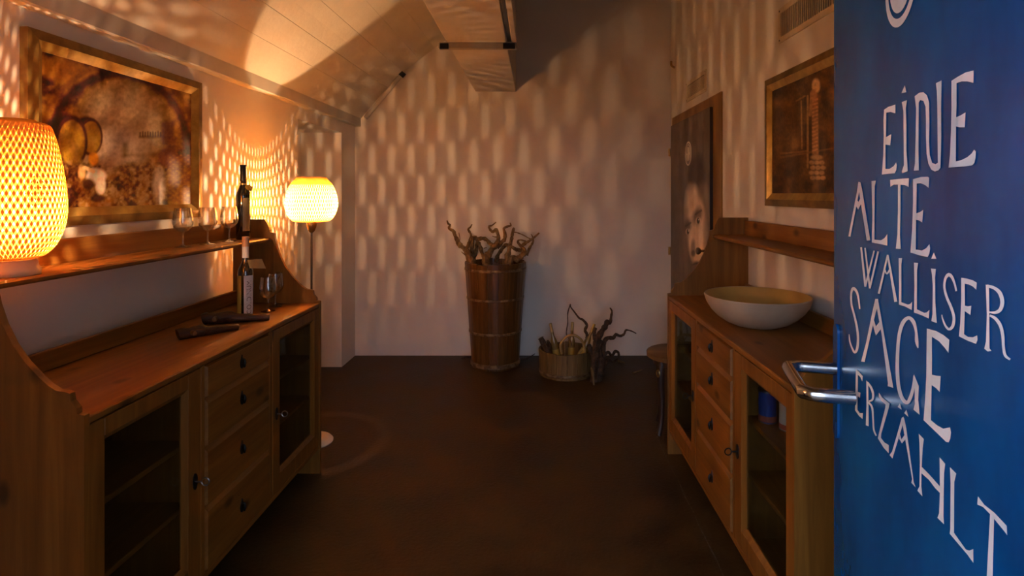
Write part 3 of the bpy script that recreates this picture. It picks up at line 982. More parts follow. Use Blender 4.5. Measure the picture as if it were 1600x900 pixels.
# ------------------------------------------------------------------ glasses
def wine_glass(loc, label):
    t = thing('wine_glass', label, 'wine glass', loc)
    part('foot', G().lathe([(0.033, 0.0), (0.033, 0.0015), (0.012, 0.006), (0.005, 0.012)], loc, 20), 'wineglass', t)
    part('stem', G().lathe([(0.005, 0.012), (0.0035, 0.03), (0.0035, 0.055), (0.007, 0.066)], loc, 12), 'wineglass', t)
    part('bowl', G().lathe([(0.007, 0.066), (0.022, 0.072), (0.036, 0.088), (0.041, 0.105), (0.040, 0.125), (0.033, 0.172), (0.0318, 0.172),
                            (0.0385, 0.125), (0.0395, 0.105), (0.034, 0.089), (0.020, 0.075), (0.0, 0.071)], loc, 24, cap0=False), 'wineglass', t)
    return t
g0 = wine_glass((-1.585, 2.515, 1.265), 'empty wine glass on the shelf, farthest from the dark bottle')
for loc, lb in (((-1.552, 2.645, 1.265), 'empty wine glass on the shelf, middle one of three'),
                ((-1.545, 2.815, 1.265), 'empty wine glass on the shelf right beside the dark bottle'),
                ((-1.362, 2.835, 0.915), 'wine glass on the worktop beside the white-labelled bottle'),
                ((-1.385, 2.962, 0.915), 'wine glass on the worktop next to the scrolled end panel')):
    o = copy_tree(g0, loc, lb)
for o in list(COL.objects):
    if o.name.startswith('wine_glass'):
        o['group'] = 'wine glasses on the sideboard'

# ------------------------------------------------------------------ bottles on the left sideboard
def arc_label(c, r, a0, a1, z0, z1, seg=10):
    vs, fs = [], []
    for k in range(seg + 1):
        a = a0 + (a1 - a0) * k / seg
        for z in (z0, z1):
            vs.append((c[0] + r * math.cos(a), c[1] + r * math.sin(a), c[2] + z))
    for k in range(seg):
        fs.append((2 * k, 2 * k + 2, 2 * k + 3, 2 * k + 1))
    return G().add(vs, fs, True)
b1 = (-1.538, 2.935, 1.265)
t = thing('wine_bottle', 'tall dark wine bottle with neck tag standing on the sideboard shelf', 'bottle', b1)
part('glass_body', G().lathe([(0.030, 0), (0.034, 0.004), (0.034, 0.225), (0.031, 0.245), (0.020, 0.268), (0.0145, 0.285), (0.0140, 0.34)], b1, 28), 'bottle_dark', t)
part('capsule', G().lathe([(0.0152, 0.30), (0.0152, 0.376), (0.0168, 0.378), (0.0168, 0.384), (0.0, 0.385)], b1, 20), 'capsule_black', t)
part('label', arc_label(b1, 0.0346, -1.15, -0.05, 0.045, 0.215), 'label_tan', t)
part('neck_band', G().lathe([(0.0162, 0.282), (0.0165, 0.290)], b1, 16), 'foil', t)
g = G()
cdir = Vector((0.82, -0.3, -0.25)).normalized()
cc = Vector(b1) + Vector((0.014, -0.008, 0.275))
sd = Vector((0.15, 0.5, 0.85)).normalized() * 0.016
up_ = cdir.cross(sd).normalized() * 0.0006
for s_ in (1, -1):
    pass
q = [cc + sd * .5, cc - sd * .3, cc + cdir * 0.022 - sd * 1.0, cc + cdir * 0.052 - sd * .8, cc + cdir * 0.046 + sd * .6, cc + cdir * .02 + sd]
g.add([p + up_ for p in q] + [p - up_ for p in q], [tuple(range(6)), tuple(reversed(range(6, 12)))] + [(i, (i + 1) % 6, 6 + (i + 1) % 6, 6 + i) for i in range(6)])
part('neck_tag', g, 'label_gold', t)

b2 = (-1.407, 2.705, 0.915)
t = thing('wine_bottle', 'wine bottle with white and gold labels standing on the worktop', 'bottle', b2)
part('glass_body', G().lathe([(0.031, 0), (0.0345, 0.004), (0.0345, 0.205), (0.032, 0.225), (0.021, 0.250), (0.0145, 0.270), (0.0140, 0.345)], b2, 28), 'bottle_brown', t)
part('capsule', G().lathe([(0.0155, 0.335), (0.0155, 0.382), (0.0, 0.384)], b2, 20), 'capsule', t)
part('neck_sleeve', G().lathe([(0.0150, 0.282), (0.0150, 0.335)], b2, 20), 'label_white', t)
lab = part('front_label', arc_label(b2, 0.0351, -1.30, 0.0, 0.008, 0.200), 'label_white', t)
part('back_label', arc_label(b2, 0.0351, -2.75, -1.62, 0.012, 0.200), 'label_gold', t)
# upright lettering DOLDINUM-like print on the white label
def flat_text(txt, size, place):
    cu = bpy.data.curves.new('lettering', 'FONT')
    cu.body = txt
    cu.size = size
    cu.align_x = 'LEFT'
    ob = bpy.data.objects.new('lettering', cu)
    COL.objects.link(ob)
    dg = bpy.context.evaluated_depsgraph_get()
    me = ob.evaluated_get(dg).to_mesh()
    vs = [place(v.co.x, v.co.y) for v in me.vertices]
    fs = [tuple(p.vertices) for p in me.polygons]
    ob.evaluated_get(dg).to_mesh_clear()
    bpy.data.objects.remove(ob, do_unlink=True)
    return G().add(vs, fs)
def on_label(a, b):
    th = -0.36 - b / 0.0351
    return (b2[0] + 0.0356 * math.cos(th), b2[1] + 0.0356 * math.sin(th), b2[2] + 0.018 + a)
part('lettering', flat_text('COLDINUM', 0.030, on_label), 'label_ink', lab)
g = G()
cc = Vector(b2) + Vector((0.016, -0.012, 0.272))
e1, e2 = Vector((0.062, 0.01, 0.004)), Vector((0.012, 0.0, -0.046))
nn = e1.cross(e2).normalized() * 0.0008
q = [cc, cc + e1, cc + e1 * 1.12 + e2, cc + e2 * 0.85]
g.add([p + nn for p in q] + [p - nn for p in q], [(0, 1, 2, 3), (7, 6, 5, 4)] + [(i, (i + 1) % 4, 4 + (i + 1) % 4, 4 + i) for i in range(4)])
part('neck_tag', g, 'card', t)

# ------------------------------------------------------------------ wooden cask spigots on the worktop
def spigot(label, a, b, r):
    a, b = Vector(a), Vector(b)
    d = (b - a)
    t = thing('cask_spigot', label, 'cask spigot', (a.x, a.y, 0.915), group='old cask spigots on the worktop')
    zc = lambda rr: 0.915 + rr
    P = [a + d * s_ for s_ in (0.0, 0.04, 0.2, 0.36, 0.42, 0.5, 0.75, 1.0)]
    R = [r * k for k in (0.94, 0.98, 0.90, 1.0, 0.92, 0.76, 0.62, 0.52)]
    P = [Vector((p.x, p.y, zc(rr))) for p, rr in zip(P, R)]
    part('barrel', G().tube(P, R, 12, 3, 0.05), 'spigot', t)
    k = P[2] + Vector((0, 0, r * 0.15))
    sidev = d.cross(Vector((0, 0, 1))).normalized()
    part('plug_key', G().tube([k - sidev * (r * 1.35), k - sidev * (r * .6), k + sidev * (r * .6), k + sidev * (r * 1.7), k + sidev * (r * 2.0)], [r * .30, r * .42, r * .42, r * .40, r * .34], 8, 2, 0.04), 'stoolwood', t)
    part('collar', G().tube([P[4] - d * 0.012, P[4] + d * 0.012], [r * 0.93, r * 0.90], 12, 1), 'vine_dark', t)
spigot('old wooden cask spigot lying nearest the glasses', (-1.515, 2.545, 0.915), (-1.262, 2.640, 0.915), 0.027)
spigot('old wooden cask spigot lying farther from the bottles', (-1.455, 2.275, 0.915), (-1.307, 2.452, 0.915), 0.024)

# ------------------------------------------------------------------ bowl
BW = (0.962, 2.54, 0.915)
R_ = 0.228
t = thing('stoneware_bowl', 'wide shallow sand-coloured stoneware bowl on the sideboard', 'bowl', BW)
part('shell', G().lathe([(0.0, 0.0), (0.085, 0.0), (0.10, 0.003), (0.135, 0.017), (0.170, 0.040), (0.198, 0.068), (0.217, 0.098), (R_, 0.132), (R_ - 0.003, 0.136), (R_ - 0.007, 0.135)], BW, 56, cap0=False, cap1=False), 'bowl', t)
part('lamp_warm_inside', G().lathe([(R_ - 0.007, 0.135), (R_ - 0.011, 0.131), (0.205, 0.098), (0.185, 0.070), (0.155, 0.045), (0.115, 0.025), (0.07, 0.016), (0.0, 0.014)], BW, 56, cap0=False, cap1=False), 'bowl_inside', t, 'ochre inside with the lamp warmth in its colour')

# ------------------------------------------------------------------ things behind glass in the right sideboard
def can(loc, r, h, mats, label, cat, name):
    t = thing(name, label, cat, loc)
    part('body', G().lathe([(r, 0.002), (r, h)], loc, 24), mats[0], t)
    part('band', G().lathe([(r + .0006, 0.006), (r + .0006, h * .24)], loc, 24), mats[1], t)
    part('lid', G().lathe([(r + .002, h), (r + .002, h + 0.008), (r - .004, h + 0.010), (0, h + 0.010)], loc, 24), mats[2], t)
    part('base_rim', G().lathe([(r + .001, 0), (r + .001, 0.004)], loc, 24), mats[2], t)
can((0.858, 2.160, 0.637), 0.032, 0.115, ('bluecan', 'redcan', 'steel'), 'blue can with a red band behind the sideboard glass', 'can', 'tin_can')
can((0.905, 2.085, 0.637), 0.032, 0.10, ('whitecan', 'redcan', 'steel'), 'white jar with a red band beside the blue can', 'jar', 'storage_jar')
dl = placeR(0.115, 1.37, 0.637)
g = G().lathe([(0.045, 0), (0.055, 0.006), (0.058, 0.03), (0.046, 0.062), (0.020, 0.085), (0.007, 0.10), (0.006, 0.20), (0.010, 0.215), (0.0, 0.216)], dl, 24)
solo('decanter', g, 'bottle_dark', 'dark long-necked decanter behind the far glass door of a sideboard', 'decanter', tuple(dl))

# ------------------------------------------------------------------ tall vat with vines
VC = (-0.405, 5.0, 0.0)
def stave_vat(t, c, r0, r1, h, n, th, mat, hoops, hmat, bulge=0.0):
    for k in range(n):
        a0, a1 = 2 * math.pi * k / n + 0.006, 2 * math.pi * (k + 1) / n - 0.006
        vs, fs = [], []
        dr = random.uniform(-0.0012, 0.0012)
        hh = h + random.uniform(-0.006, 0.006)
        lev = [0, 0.5, 1.0]
        for l in lev:
            r = r0 + (r1 - r0) * l + bulge * 4 * l * (1 - l) + dr
            for rr in (r, r - th):
                for s_ in (0, 0.5, 1):
                    a = a0 + (a1 - a0) * s_
                    vs.append((c[0] + rr * math.cos(a), c[1] + rr * math.sin(a), c[2] + hh * l))
        for i in range(2):
            b = i * 6
            for s_ in (0, 1):
                fs.append((b + s_, b + s_ + 1, b + 6 + s_ + 1, b + 6 + s_))
                fs.append((b + 3 + s_, b + 9 + s_, b + 9 + s_ + 1, b + 3 + s_ + 1))
            fs += [(b, b + 6, b + 9, b + 3), (b + 2, b + 5, b + 11, b + 8)]
        fs += [(0, 3, 4, 1), (1, 4, 5, 2), (12, 13, 16, 15), (13, 14, 17, 16)]
        part('stave', G().add(vs, fs), mat, t)
    for z, w, d in hoops:
        r = r0 + (r1 - r0) * z / h + bulge * 4 * (z / h) * (1 - z / h)
        g = G().lathe([(r + 0.001, z - w), (r + d, z - w * .7), (r + d, z + w * .7), (r + 0.001, z + w)], c, 36, cap0=False, cap1=False)
        part('hoop', g, hmat, t)
t = thing('wooden_vat', 'tall tapered wooden vat full of twisted vine stocks by the back wall', 'vat', VC)
stave_vat(t, VC, 0.205, 0.268, 0.905, 18, 0.02, 'cask', [(0.035, 0.020, 0.010), (0.31, 0.012, 0.005), (0.60, 0.010, 0.005), (0.85, 0.012, 0.005)], 'hoop_dark')
part('bottom', G().lathe([(0.182, 0.03), (0.182, 0.05)], VC, 32), 'cask', t)

def VZ(zx, zy):                              # zoomed pixel of the vine bunch -> photo pixel
    return 690 + zx / 10.0, 335 + zy / 10.0
def branch(g, pts, Y0, Y1, w0, w1, root=None):
    n = len(pts)
    P, R = [], []
    if root is not None:
        P.append(Vector((VC[0] + 0.75 * (root[0] - VC[0]), VC[1] + 0.75 * (root[1] - VC[1]), 0.055))); R.append(w0 * 1.15 * Y0 / F / 2)
        P.append(Vector(root)); R.append(w0 * 1.15 * Y0 / F / 2)
    for i, (a, b) in enumerate(pts):
        s_ = i / max(1, n - 1)
        Y = Y0 + (Y1 - Y0) * s_ + 0.012 * math.sin(i * 2.1)
        x, y = VZ(a, b)
        P.append(U(x, y, Y)); R.append(1.25 * (w0 + (w1 - w0) * s_) * Y / F / 2)
    g.tube(P, R, 7, 4, 0.22)
vin = 'vine stocks in the tall vat'
def stock(label, branches):
    g = G()
    for br in branches:
        branch(g, *br)
    p = Vector(g.v[0])
    solo('vine_stock', g, 'vine', label, 'vine stock', tuple(p), group=vin)
stock('vine stock in the vat with one long shoot curling outward and up', [
    ([(440, 690), (375, 560), (330, 515), (270, 460), (235, 385), (205, 320), (180, 255), (115, 220), (130, 170), (100, 140), (85, 95)], 4.93, 5.02, 8, 1.6, (-0.50, 4.97, 0.55)),
    ([(375, 560), (405, 500), (440, 420), (460, 330), (430, 260), (415, 230), (450, 200), (475, 155)], 4.93, 4.98, 5, 1.4),
    ([(270, 450), (285, 380), (268, 285)], 4.96, 4.94, 1.6, 0.8), ([(375, 640), (340, 610), (312, 585)], 4.93, 4.90, 1.6, 0.8)])
stock('low looping vine stock in the vat under the branching ones', [
    ([(480, 720), (470, 600), (475, 480), (485, 360), (560, 390), (620, 375), (690, 390), (740, 440), (800, 490)], 5.04, 5.08, 6, 5, (-0.45, 5.06, 0.5)),
    ([(500, 700), (540, 560), (560, 440), (600, 500), (640, 620), (700, 720)], 5.10, 5.06, 5, 5)])
stock('thick vine stock in the vat whose two arms end in hooked shoots', [
    ([(690, 730), (740, 630), (800, 530), (880, 440)], 4.87, 4.93, 9, 8, (-0.38, 4.9, 0.5)),
    ([(880, 440), (885, 340), (850, 240), (800, 270), (760, 240), (740, 190), (790, 170), (850, 120)], 4.93, 4.97, 6, 1.5),
    ([(860, 520), (930, 440), (985, 390), (990, 300), (975, 220), (1040, 185), (1080, 175), (1068, 130)], 4.93, 4.9, 6, 1.5),
    ([(860, 355), (820, 350), (795, 340)], 4.93, 4.9, 1.6, 0.8), ([(700, 520), (680, 525), (660, 530)], 4.9, 4.88, 1.5, 0.8)])
stock('upright knobbly vine stock in the vat beside the thin arched twig', [
    ([(1020, 720), (1040, 620), (1060, 520), (1090, 400), (1105, 300), (1130, 210)], 4.95, 5.0, 7, 3, (-0.33, 4.97, 0.5)),
    ([(1070, 500), (1000, 480), (930, 560), (880, 640), (850, 740)], 4.97, 5.02, 5, 5),
    ([(1080, 460), (1075, 390), (1090, 350)], 4.95, 4.93, 2.5, 1.5)])
stock('spreading vine stock in the vat leaning towards the low tub', [
    ([(1080, 725), (1180, 700), (1260, 640), (1300, 570), (1250, 500), (1330, 440), (1420, 380), (1525, 290)], 4.875, 4.97, 8, 1.8, (-0.25, 4.92, 0.5)),
    ([(1330, 640), (1370, 530), (1425, 440), (1430, 370), (1398, 308)], 4.95, 4.97, 4, 1.2),
    ([(1250, 510), (1190, 430), (1230, 400), (1330, 425)], 4.925, 4.94, 4, 1.6),
    ([(1100, 275), (1180, 285), (1290, 330), (1400, 395)], 4.972, 4.96, 1.8, 1.4),
    ([(1245, 560), (1190, 556), (1140, 535), (1090, 500), (1060, 470)], 4.92, 4.905, 5, 3.5)])
g = G().tube([U(722, 561, 5.12), U(730, 558, 5.15), U(745, 560, 5.18)], [0.010, 0.012, 0.006], 6, 3, 0.1)
g.xf(lambda p: Vector((p.x, p.y, p.z)))
zmin = min(v[2] for v in g.v)
g.xf(lambda p: Vector((p.x, p.y, p.z - zmin)))
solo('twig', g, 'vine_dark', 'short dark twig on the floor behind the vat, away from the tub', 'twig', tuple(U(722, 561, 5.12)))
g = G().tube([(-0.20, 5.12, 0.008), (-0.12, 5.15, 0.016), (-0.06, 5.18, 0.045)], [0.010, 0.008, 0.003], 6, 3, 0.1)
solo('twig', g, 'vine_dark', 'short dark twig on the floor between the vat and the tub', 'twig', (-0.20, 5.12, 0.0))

# ------------------------------------------------------------------ low tub with bottles
TC = (0.205, 4.77, 0.0)
t = thing('wooden_tub', 'low round wooden tub holding bottles and old vines', 'tub', TC)
stave_vat(t, TC, 0.220, 0.228, 0.205, 16, 0.014, 'tub', [(0.03, 0.013, 0.005)], 'hoop_dark')
part('bottom', G().lathe([(0.20, 0.012), (0.20, 0.028)], TC, 32), 'tub', t)
part('handle', G().tube([U(878, 553, 4.66), U(876, 538, 4.66), U(886, 526, 4.67), U(898, 524, 4.69), U(909, 532, 4.71), U(914, 546, 4.72), U(913, 556, 4.72)], 0.011, 8, 4, 0.08), 'straw', t)
def leaning_bottle(label, top, foot, r, mat, cap):
    a, b = Vector(foot), Vector(top)
    L = (b - a).length
    ax = (b - a).normalized()
    rot = Vector((0, 0, 1)).rotation_difference(ax).to_matrix()
    t = thing('bottle', label, 'bottle', tuple(a), group='bottles in the low tub')
    f = lambda p: a + rot @ p
    part('glass_body', G().lathe([(r * .9, 0), (r, 0.005), (r, L * .58), (r * .85, L * .64), (r * .45, L * .73), (r * .38, L * .98), (0, L * .985)], (0, 0, 0), 18).xf(f), mat, t)
    part('capsule', G().lathe([(r * .43, L * .80), (r * .43, L * .995), (0, L)], (0, 0, 0), 14).xf(f), cap, t)
    part('label', G().lathe([(r * 1.01, L * .12), (r * 1.01, L * .45)], (0, 0, 0), 18, cap0=False, cap1=False).xf(f), 'label_gold', t)
leaning_bottle('golden bottle leaning against the tub rim beside the dark wood chunk', U(860, 505, 4.74), (0.15, 4.745, 0.033), 0.028, 'bottle_gold', 'foil')
leaning_bottle('golden bottle standing upright in the middle of the tub', U(894.5, 503, 4.82), (0.247, 4.82, 0.03), 0.028, 'bottle_gold', 'foil')
leaning_bottle('golden bottle tilted towards the dark stump in the tub', U(929, 506, 4.80), (0.295, 4.76, 0.04), 0.028, 'bottle_gold', 'label_gold')
leaning_bottle('golden bottle lying low in the tub with only its neck raised', U(909, 546, 4.60), (0.20, 4.68, 0.043), 0.026, 'bottle_gold', 'foil')
def tpath(pts, Y0, Y1, w0, w1, g):
    P, R = [], []
    for i, (x, y) in enumerate(pts):
        s_ = i / (len(pts) - 1)
        Y = Y0 + (Y1 - Y0) * s_
        P.append(U(x, y, Y)); R.append((w0 + (w1 - w0) * s_) * Y / F / 2)
    g.tube(P, R, 7, 4, 0.15)
vt = 'old vines at the low tub'
g = G()
tpath([(905, 571), (907, 556), (911, 542), (917, 530), (917, 522), (914, 516), (917, 508), (911, 500), (905, 497), (898, 488), (892, 480), (891, 475)], 4.86, 4.86, 7, 1.6, g)
tpath([(891, 476), (887, 490), (887, 505), (885, 522), (891, 532), (894, 541)], 4.86, 4.755, 1.8, 1.2, g)
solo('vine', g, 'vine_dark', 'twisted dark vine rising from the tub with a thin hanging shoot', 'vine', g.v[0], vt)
g = G()
tpath([(928, 598), (930, 560), (932, 535), (940, 518), (947, 508), (948, 502), (953, 505), (955, 494), (956, 486), (953, 481)], 4.55, 4.72, 13, 1.8, g)
tpath([(930, 560), (922, 545), (920, 538)], 4.58, 4.60, 9, 6, g)
tpath([(936, 597), (938, 565), (936, 545), (941, 532)], 4.57, 4.62, 12, 7, g)
tpath([(932, 535), (928, 522), (931, 512)], 4.60, 4.63, 8, 4, g)
zmin = min(v[2] for v in g.v)
g.xf(lambda p: Vector((p.x, p.y, max(p.z, 0.0))))
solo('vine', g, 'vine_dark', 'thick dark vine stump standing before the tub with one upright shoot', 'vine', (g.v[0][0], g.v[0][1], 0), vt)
g = G()
tpath([(940, 587), (942, 556), (944, 535), (950, 528), (958, 528), (962, 523), (969, 525), (975, 522), (978, 516), (986, 517), (994, 521)], 4.72, 4.82, 9, 1.5, g)
tpath([(943, 558), (950, 550), (956, 556), (961, 549), (966, 551), (967, 558)], 4.74, 4.85, 5, 4, g)
g.xf(lambda p: Vector((p.x, p.y, max(p.z, 0.0))))
tpath([(944, 572), (950, 562), (957, 566), (965, 560)], 4.76, 4.88, 6, 2.5, g)
tpath([(942, 550), (936, 540), (930, 528), (936, 520)], 4.74, 4.84, 6, 3, g)
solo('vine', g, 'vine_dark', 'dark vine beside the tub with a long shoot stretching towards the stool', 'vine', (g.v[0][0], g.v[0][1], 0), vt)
g = G()
tpath([(868, 582), (861, 560), (851, 540), (845, 528)], 4.655, 4.655, 11, 9, g)
tpath([(856, 548), (859, 540), (855, 532)], 4.66, 4.67, 7, 4, g)
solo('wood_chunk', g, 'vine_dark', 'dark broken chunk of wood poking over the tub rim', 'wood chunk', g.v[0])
for (xa, ya, xb, yb, r, lb) in ((921, 578, 928, 597, 0.012, 'pale stick propped in front of the dark vine stump'),
                                 (989, 584, 1003, 579, 0.007, 'thin pale twig lying alone on the floor near the stool'),
                                 (966, 566, 976, 569, 0.011, 'stubby brown twig lying beside the vines on the floor')):
    Ya, Yb = F * CH / (ya - VY), F * CH / (yb - VY)
    if lb.startswith('pale stick'):
        A, B = Vector(((xa + 3 - VX) * 4.508 / F, 4.508, 0.125)), Vector(((xb - VX) * 4.44 / F, 4.44, 0.008))
    else:
        A, B = Vector(((xa - VX) * Ya / F, Ya, r)), Vector(((xb - VX) * Yb / F, Yb, r))
    g = G().tube([A, (A + B) / 2 + Vector((0.004, 0, 0)), B], [r, r * .9, r * .6], 6, 3, 0.08)
    solo('twig', g, 'tub', lb, 'twig', tuple(A))

# ------------------------------------------------------------------ round stool behind the right sideboard
SC = (0.865, 3.63)
t = thing('stool', 'small round dark wooden stool half hidden behind the sideboard', 'stool', (SC[0], SC[1], 0))
part('seat', G().lathe([(0.175, 0.462), (0.190, 0.466), (0.192, 0.492), (0.184, 0.498), (0, 0.498)], (SC[0], SC[1], 0), 36), 'stoolwood', t)
part('apron', G().lathe([(0.150, 0.418), (0.155, 0.462)], (SC[0], SC[1], 0), 28), 'stooldark', t)
for k in range(4):
    a = math.radians(215 + 90 * k)
    ca, sa = math.cos(a), math.sin(a)
    P = [(SC[0] + r * ca, SC[1] + r * sa, z) for r, z in ((0.135, 0.45), (0.150, 0.36), (0.138, 0.2), (0.145, 0.08), (0.165, 0.0))]
    part('leg', G().tube(P, [0.026, 0.024, 0.019, 0.016, 0.018], 8, 4).xf(lambda p: Vector((p.x, p.y, max(p.z, 0)))), 'stooldark', t)
a = math.radians(215)
g = G().tube([(SC[0] + 0.172 * math.cos(a) + 0.012 * math.cos(s_) * math.sin(a), SC[1] + 0.172 * math.sin(a) - 0.012 * math.cos(s_) * math.cos(a), 0.385 + 0.02 * math.sin(s_)) for s_ in [k * math.pi / 6 for k in range(13)]], 0.005, 6, 1)
part('ring', g, 'brass', t)

# ------------------------------------------------------------------ blue door, open at the right
E0 = Vector((0.617, 1.2))
dd = Vector((-0.2390, -0.9710)).normalized()          # from the free edge back to the hinge
nrm = Vector((dd.y, -dd.x))                            # room-side face looks to the left
if nrm.x > 0:
    nrm = -nrm
def onD(s_, z, off):
    p = E0 + dd * s_ + nrm * off
    return (p.x, p.y, z)
def pixD(x, y):
    m = (x - VX) / F
    s_ = (E0.x - m * E0.y) / (m * dd.y - dd.x) if abs(m * dd.y - dd.x) > 1e-9 else 0
    Y = E0.y + dd.y * s_
    return s_, CH - (y - VY) * Y / F
hp = E0 + dd * 0.905
DW = 0.905
d2 = thing('door_2', 'open blue painted door lettered with white hand-drawn German words', 'door', (hp.x, hp.y, 0), kind='structure')
g = G()
vs = [onD(s_, z, o) for s_ in (0, DW) for z in (0.008, 2.10) for o in (0, -0.04)]
g.add(vs, [(0, 1, 3, 2), (4, 6, 7, 5), (0, 4, 5, 1), (2, 3, 7, 6), (0, 2, 6, 4), (1, 5, 7, 3)])
leaf2 = part('leaf', g, 'bluedoor', d2)
for hz in (0.25, 1.05, 1.85):
    part('hinge', G().tube([onD(DW + .006, hz, 0.008), onD(DW + .006, hz + 0.09, 0.008)], 0.008, 8, 1), 'chrome', d2)

OY = {'A': 80, 'B': 260, 'C': 380, 'D': 500, 'E': 700}
def L2(crop, x, y):
    return pixD(1300 + x / 4.5, OY[crop] + y / 4.5)
OFF = 0.0012
def letter(*shapes):
    """shapes: ('p', crop, outline) or ('s', crop, [(x, y, width)...]) traced strokes of one painted letter"""
    g = G()
    for i, (kind, crop, pts) in enumerate(shapes):
        o = OFF + 0.0001 * i
        if kind == 'p':
            poly = [L2(crop, x, y) for x, y in pts]
            tri = tessellate_polygon([[Vector((a, b, 0)) for a, b in poly]])
            g.add([onD(a, b, o) for a, b in poly], [tuple(q_) for q_ in tri])
        else:
            pts = [Vector(p) for p in pts]
            fine_ = []
            n = len(pts)
            for k in range(n - 1):
                p0, p1, p2, p3 = pts[max(k - 1, 0)], pts[k], pts[k + 1], pts[min(k + 2, n - 1)]
                if n == 2:
                    fine_.append(p1); continue
                for j in range(5):
                    t_ = j / 5
                    fine_.append(0.5 * ((2 * p1) + (p2 - p0) * t_ + (2 * p0 - 5 * p1 + 4 * p2 - p3) * t_ * t_ + (3 * p1 - p0 - 3 * p2 + p3) * t_ ** 3))
            fine_.append(pts[-1])
            vs, fs = [], []
            for k, p in enumerate(fine_):
                d_ = fine_[min(k + 1, len(fine_) - 1)] - fine_[max(k - 1, 0)]
                nx, ny = -d_.y, d_.x
                l_ = math.hypot(nx, ny) or 1
                for e in (-.5, .5):
                    a, b = L2(crop, p.x + nx / l_ * p.z * e, p.y + ny / l_ * p.z * e)
                    vs.append(onD(a, b, o))
            for k in range(len(fine_) - 1):
                fs.append((2 * k, 2 * k + 1, 2 * k + 3, 2 * k + 2))
            g.add(vs, fs)
    o = part('letter', g, 'letter', d2)
    return o
# EINE
letter(('p', 'A', [(372,412),(400,392),(452,375),(452,437),(418,427),(388,432),(385,605),(423,583),(416,662),(382,656),(382,828),(410,828),(440,808),(457,782),(462,800),(458,835),(447,858),(400,862),(356,867),(366,740),(370,600),(368,480)]))
letter(('p', 'A', [(497,358),(534,343),(526,400),(530,520),(530,700),(540,843),(500,858),(497,845),(512,800),(510,600),(508,420)]), ('p', 'A', [(519,240),(530,288),(495,295)]))
letter(('p', 'A', [(588,317),(620,292),(650,288),(675,310),(690,360),(692,500),(690,640),(695,730),(712,785),(735,795),(752,785),(750,600),(748,400),(745,280),(738,225),(778,205),(775,400),(776,600),(770,820),(755,838),(730,845),(705,832),(685,790),(672,720),(668,600),(668,480),(665,390),(650,350),(628,343),(617,360),(616,500),(615,700),(618,838),(582,840),(590,790),(595,600),(598,400)]))
letter(('p', 'A', [(848,208),(895,178),(950,148),(1005,135),(1003,222),(960,212),(920,212),(884,224),(884,380),(881,465),(915,450),(947,430),(942,535),(905,535),(880,528),(879,775),(920,765),(960,745),(990,720),(1008,692),(1020,705),(1018,750),(1010,785),(995,802),(940,810),(828,818),(838,720),(845,560),(848,400)]))
# ALTE
letter(('p', 'B', [(190,112),(205,112),(202,145),(135,495),(120,492),(180,180)]), ('p', 'B', [(192,108),(206,112),(217,160),(275,520),(250,522),(207,250),(190,140)]), ('p', 'B', [(172,226),(193,250),(212,210),(222,240),(190,305),(165,258)]))
letter(('p', 'B', [(283,103),(315,100),(306,140),(304,515),(350,520),(375,505),(395,475),(395,557),(340,545),(285,535),(290,350)]))
letter(('p', 'B', [(415,95),(480,88),(548,83),(546,145),(515,130),(488,128),(488,300),(484,480),(490,580),(455,578),(466,480),(470,300),(470,128),(440,128),(417,143)]))
letter(('p', 'B', [(577,90),(630,75),(680,73),(691,80),(688,152),(660,130),(630,118),(603,120),(600,330),(625,322),(649,305),(642,395),(620,380),(598,375),(596,585),(640,592),(670,575),(692,547),(697,575),(692,615),(680,637),(620,625),(558,605),(570,450),(577,250)]))
# WALLiSER
letter(('s', 'C', [(210,28,13),(240,305,15)]), ('s', 'C', [(238,33,11),(272,318,13)]), ('s', 'C', [(303,52,11),(240,305,13)]), ('s', 'C', [(332,58,13),(272,318,13)]))
letter(('s', 'C', [(398,82,12),(335,355,15)]), ('s', 'C', [(398,82,12),(455,412,21)]), ('s', 'C', [(377,185,11),(393,215,11),(416,180,11)]))
letter(('p', 'C', [(475,105),(500,105),(494,150),(494,415),(540,432),(555,428),(570,412),(568,470),(520,445),(477,432),(478,300)]))
letter(('p', 'C', [(583,137),(613,140),(605,190),(604,465),(655,490),(672,488),(692,470),(688,530),(640,508),(583,487),(587,300)]))
letter(('p', 'C', [(703,178),(738,182),(732,240),(734,420),(745,562),(706,548),(714,500),(716,300),(710,220)]), ('p', 'C', [(724,65),(742,110),(705,110)]))
letter(('s', 'C', [(882,338,14),(872,290,14),(852,240,20),(828,222,24),(805,250,18),(798,310,16),(815,380,18),(845,450,20),(865,520,20),(858,580,22),(832,605,18),(805,580,14),(785,530,10),(780,503,6)]))
letter(('p', 'C', [(917,243),(960,250),(1000,262),(1027,278),(1023,328),(1000,305),(970,290),(942,285),(943,440),(965,445),(988,440),(982,505),(960,490),(942,478),(937,640),(965,660),(1000,662),(1030,648),(1032,680),(1022,708),(960,685),(901,655),(910,560),(917,400)]))
letter(('p', 'C', [(1090,290),(1113,300),(1115,400),(1117,740),(1131,758),(1105,762),(1080,742),(1092,690),(1098,500)]), ('s', 'C', [(1100,300,20),(1150,315,22),(1190,350,28),(1208,410,28),(1195,465,26),(1160,488,20),(1115,485,10)]), ('s', 'C', [(1120,508,14),(1160,530,22),(1195,580,24),(1212,650,22),(1217,730,20),(1230,790,20),(1265,818,14)]))
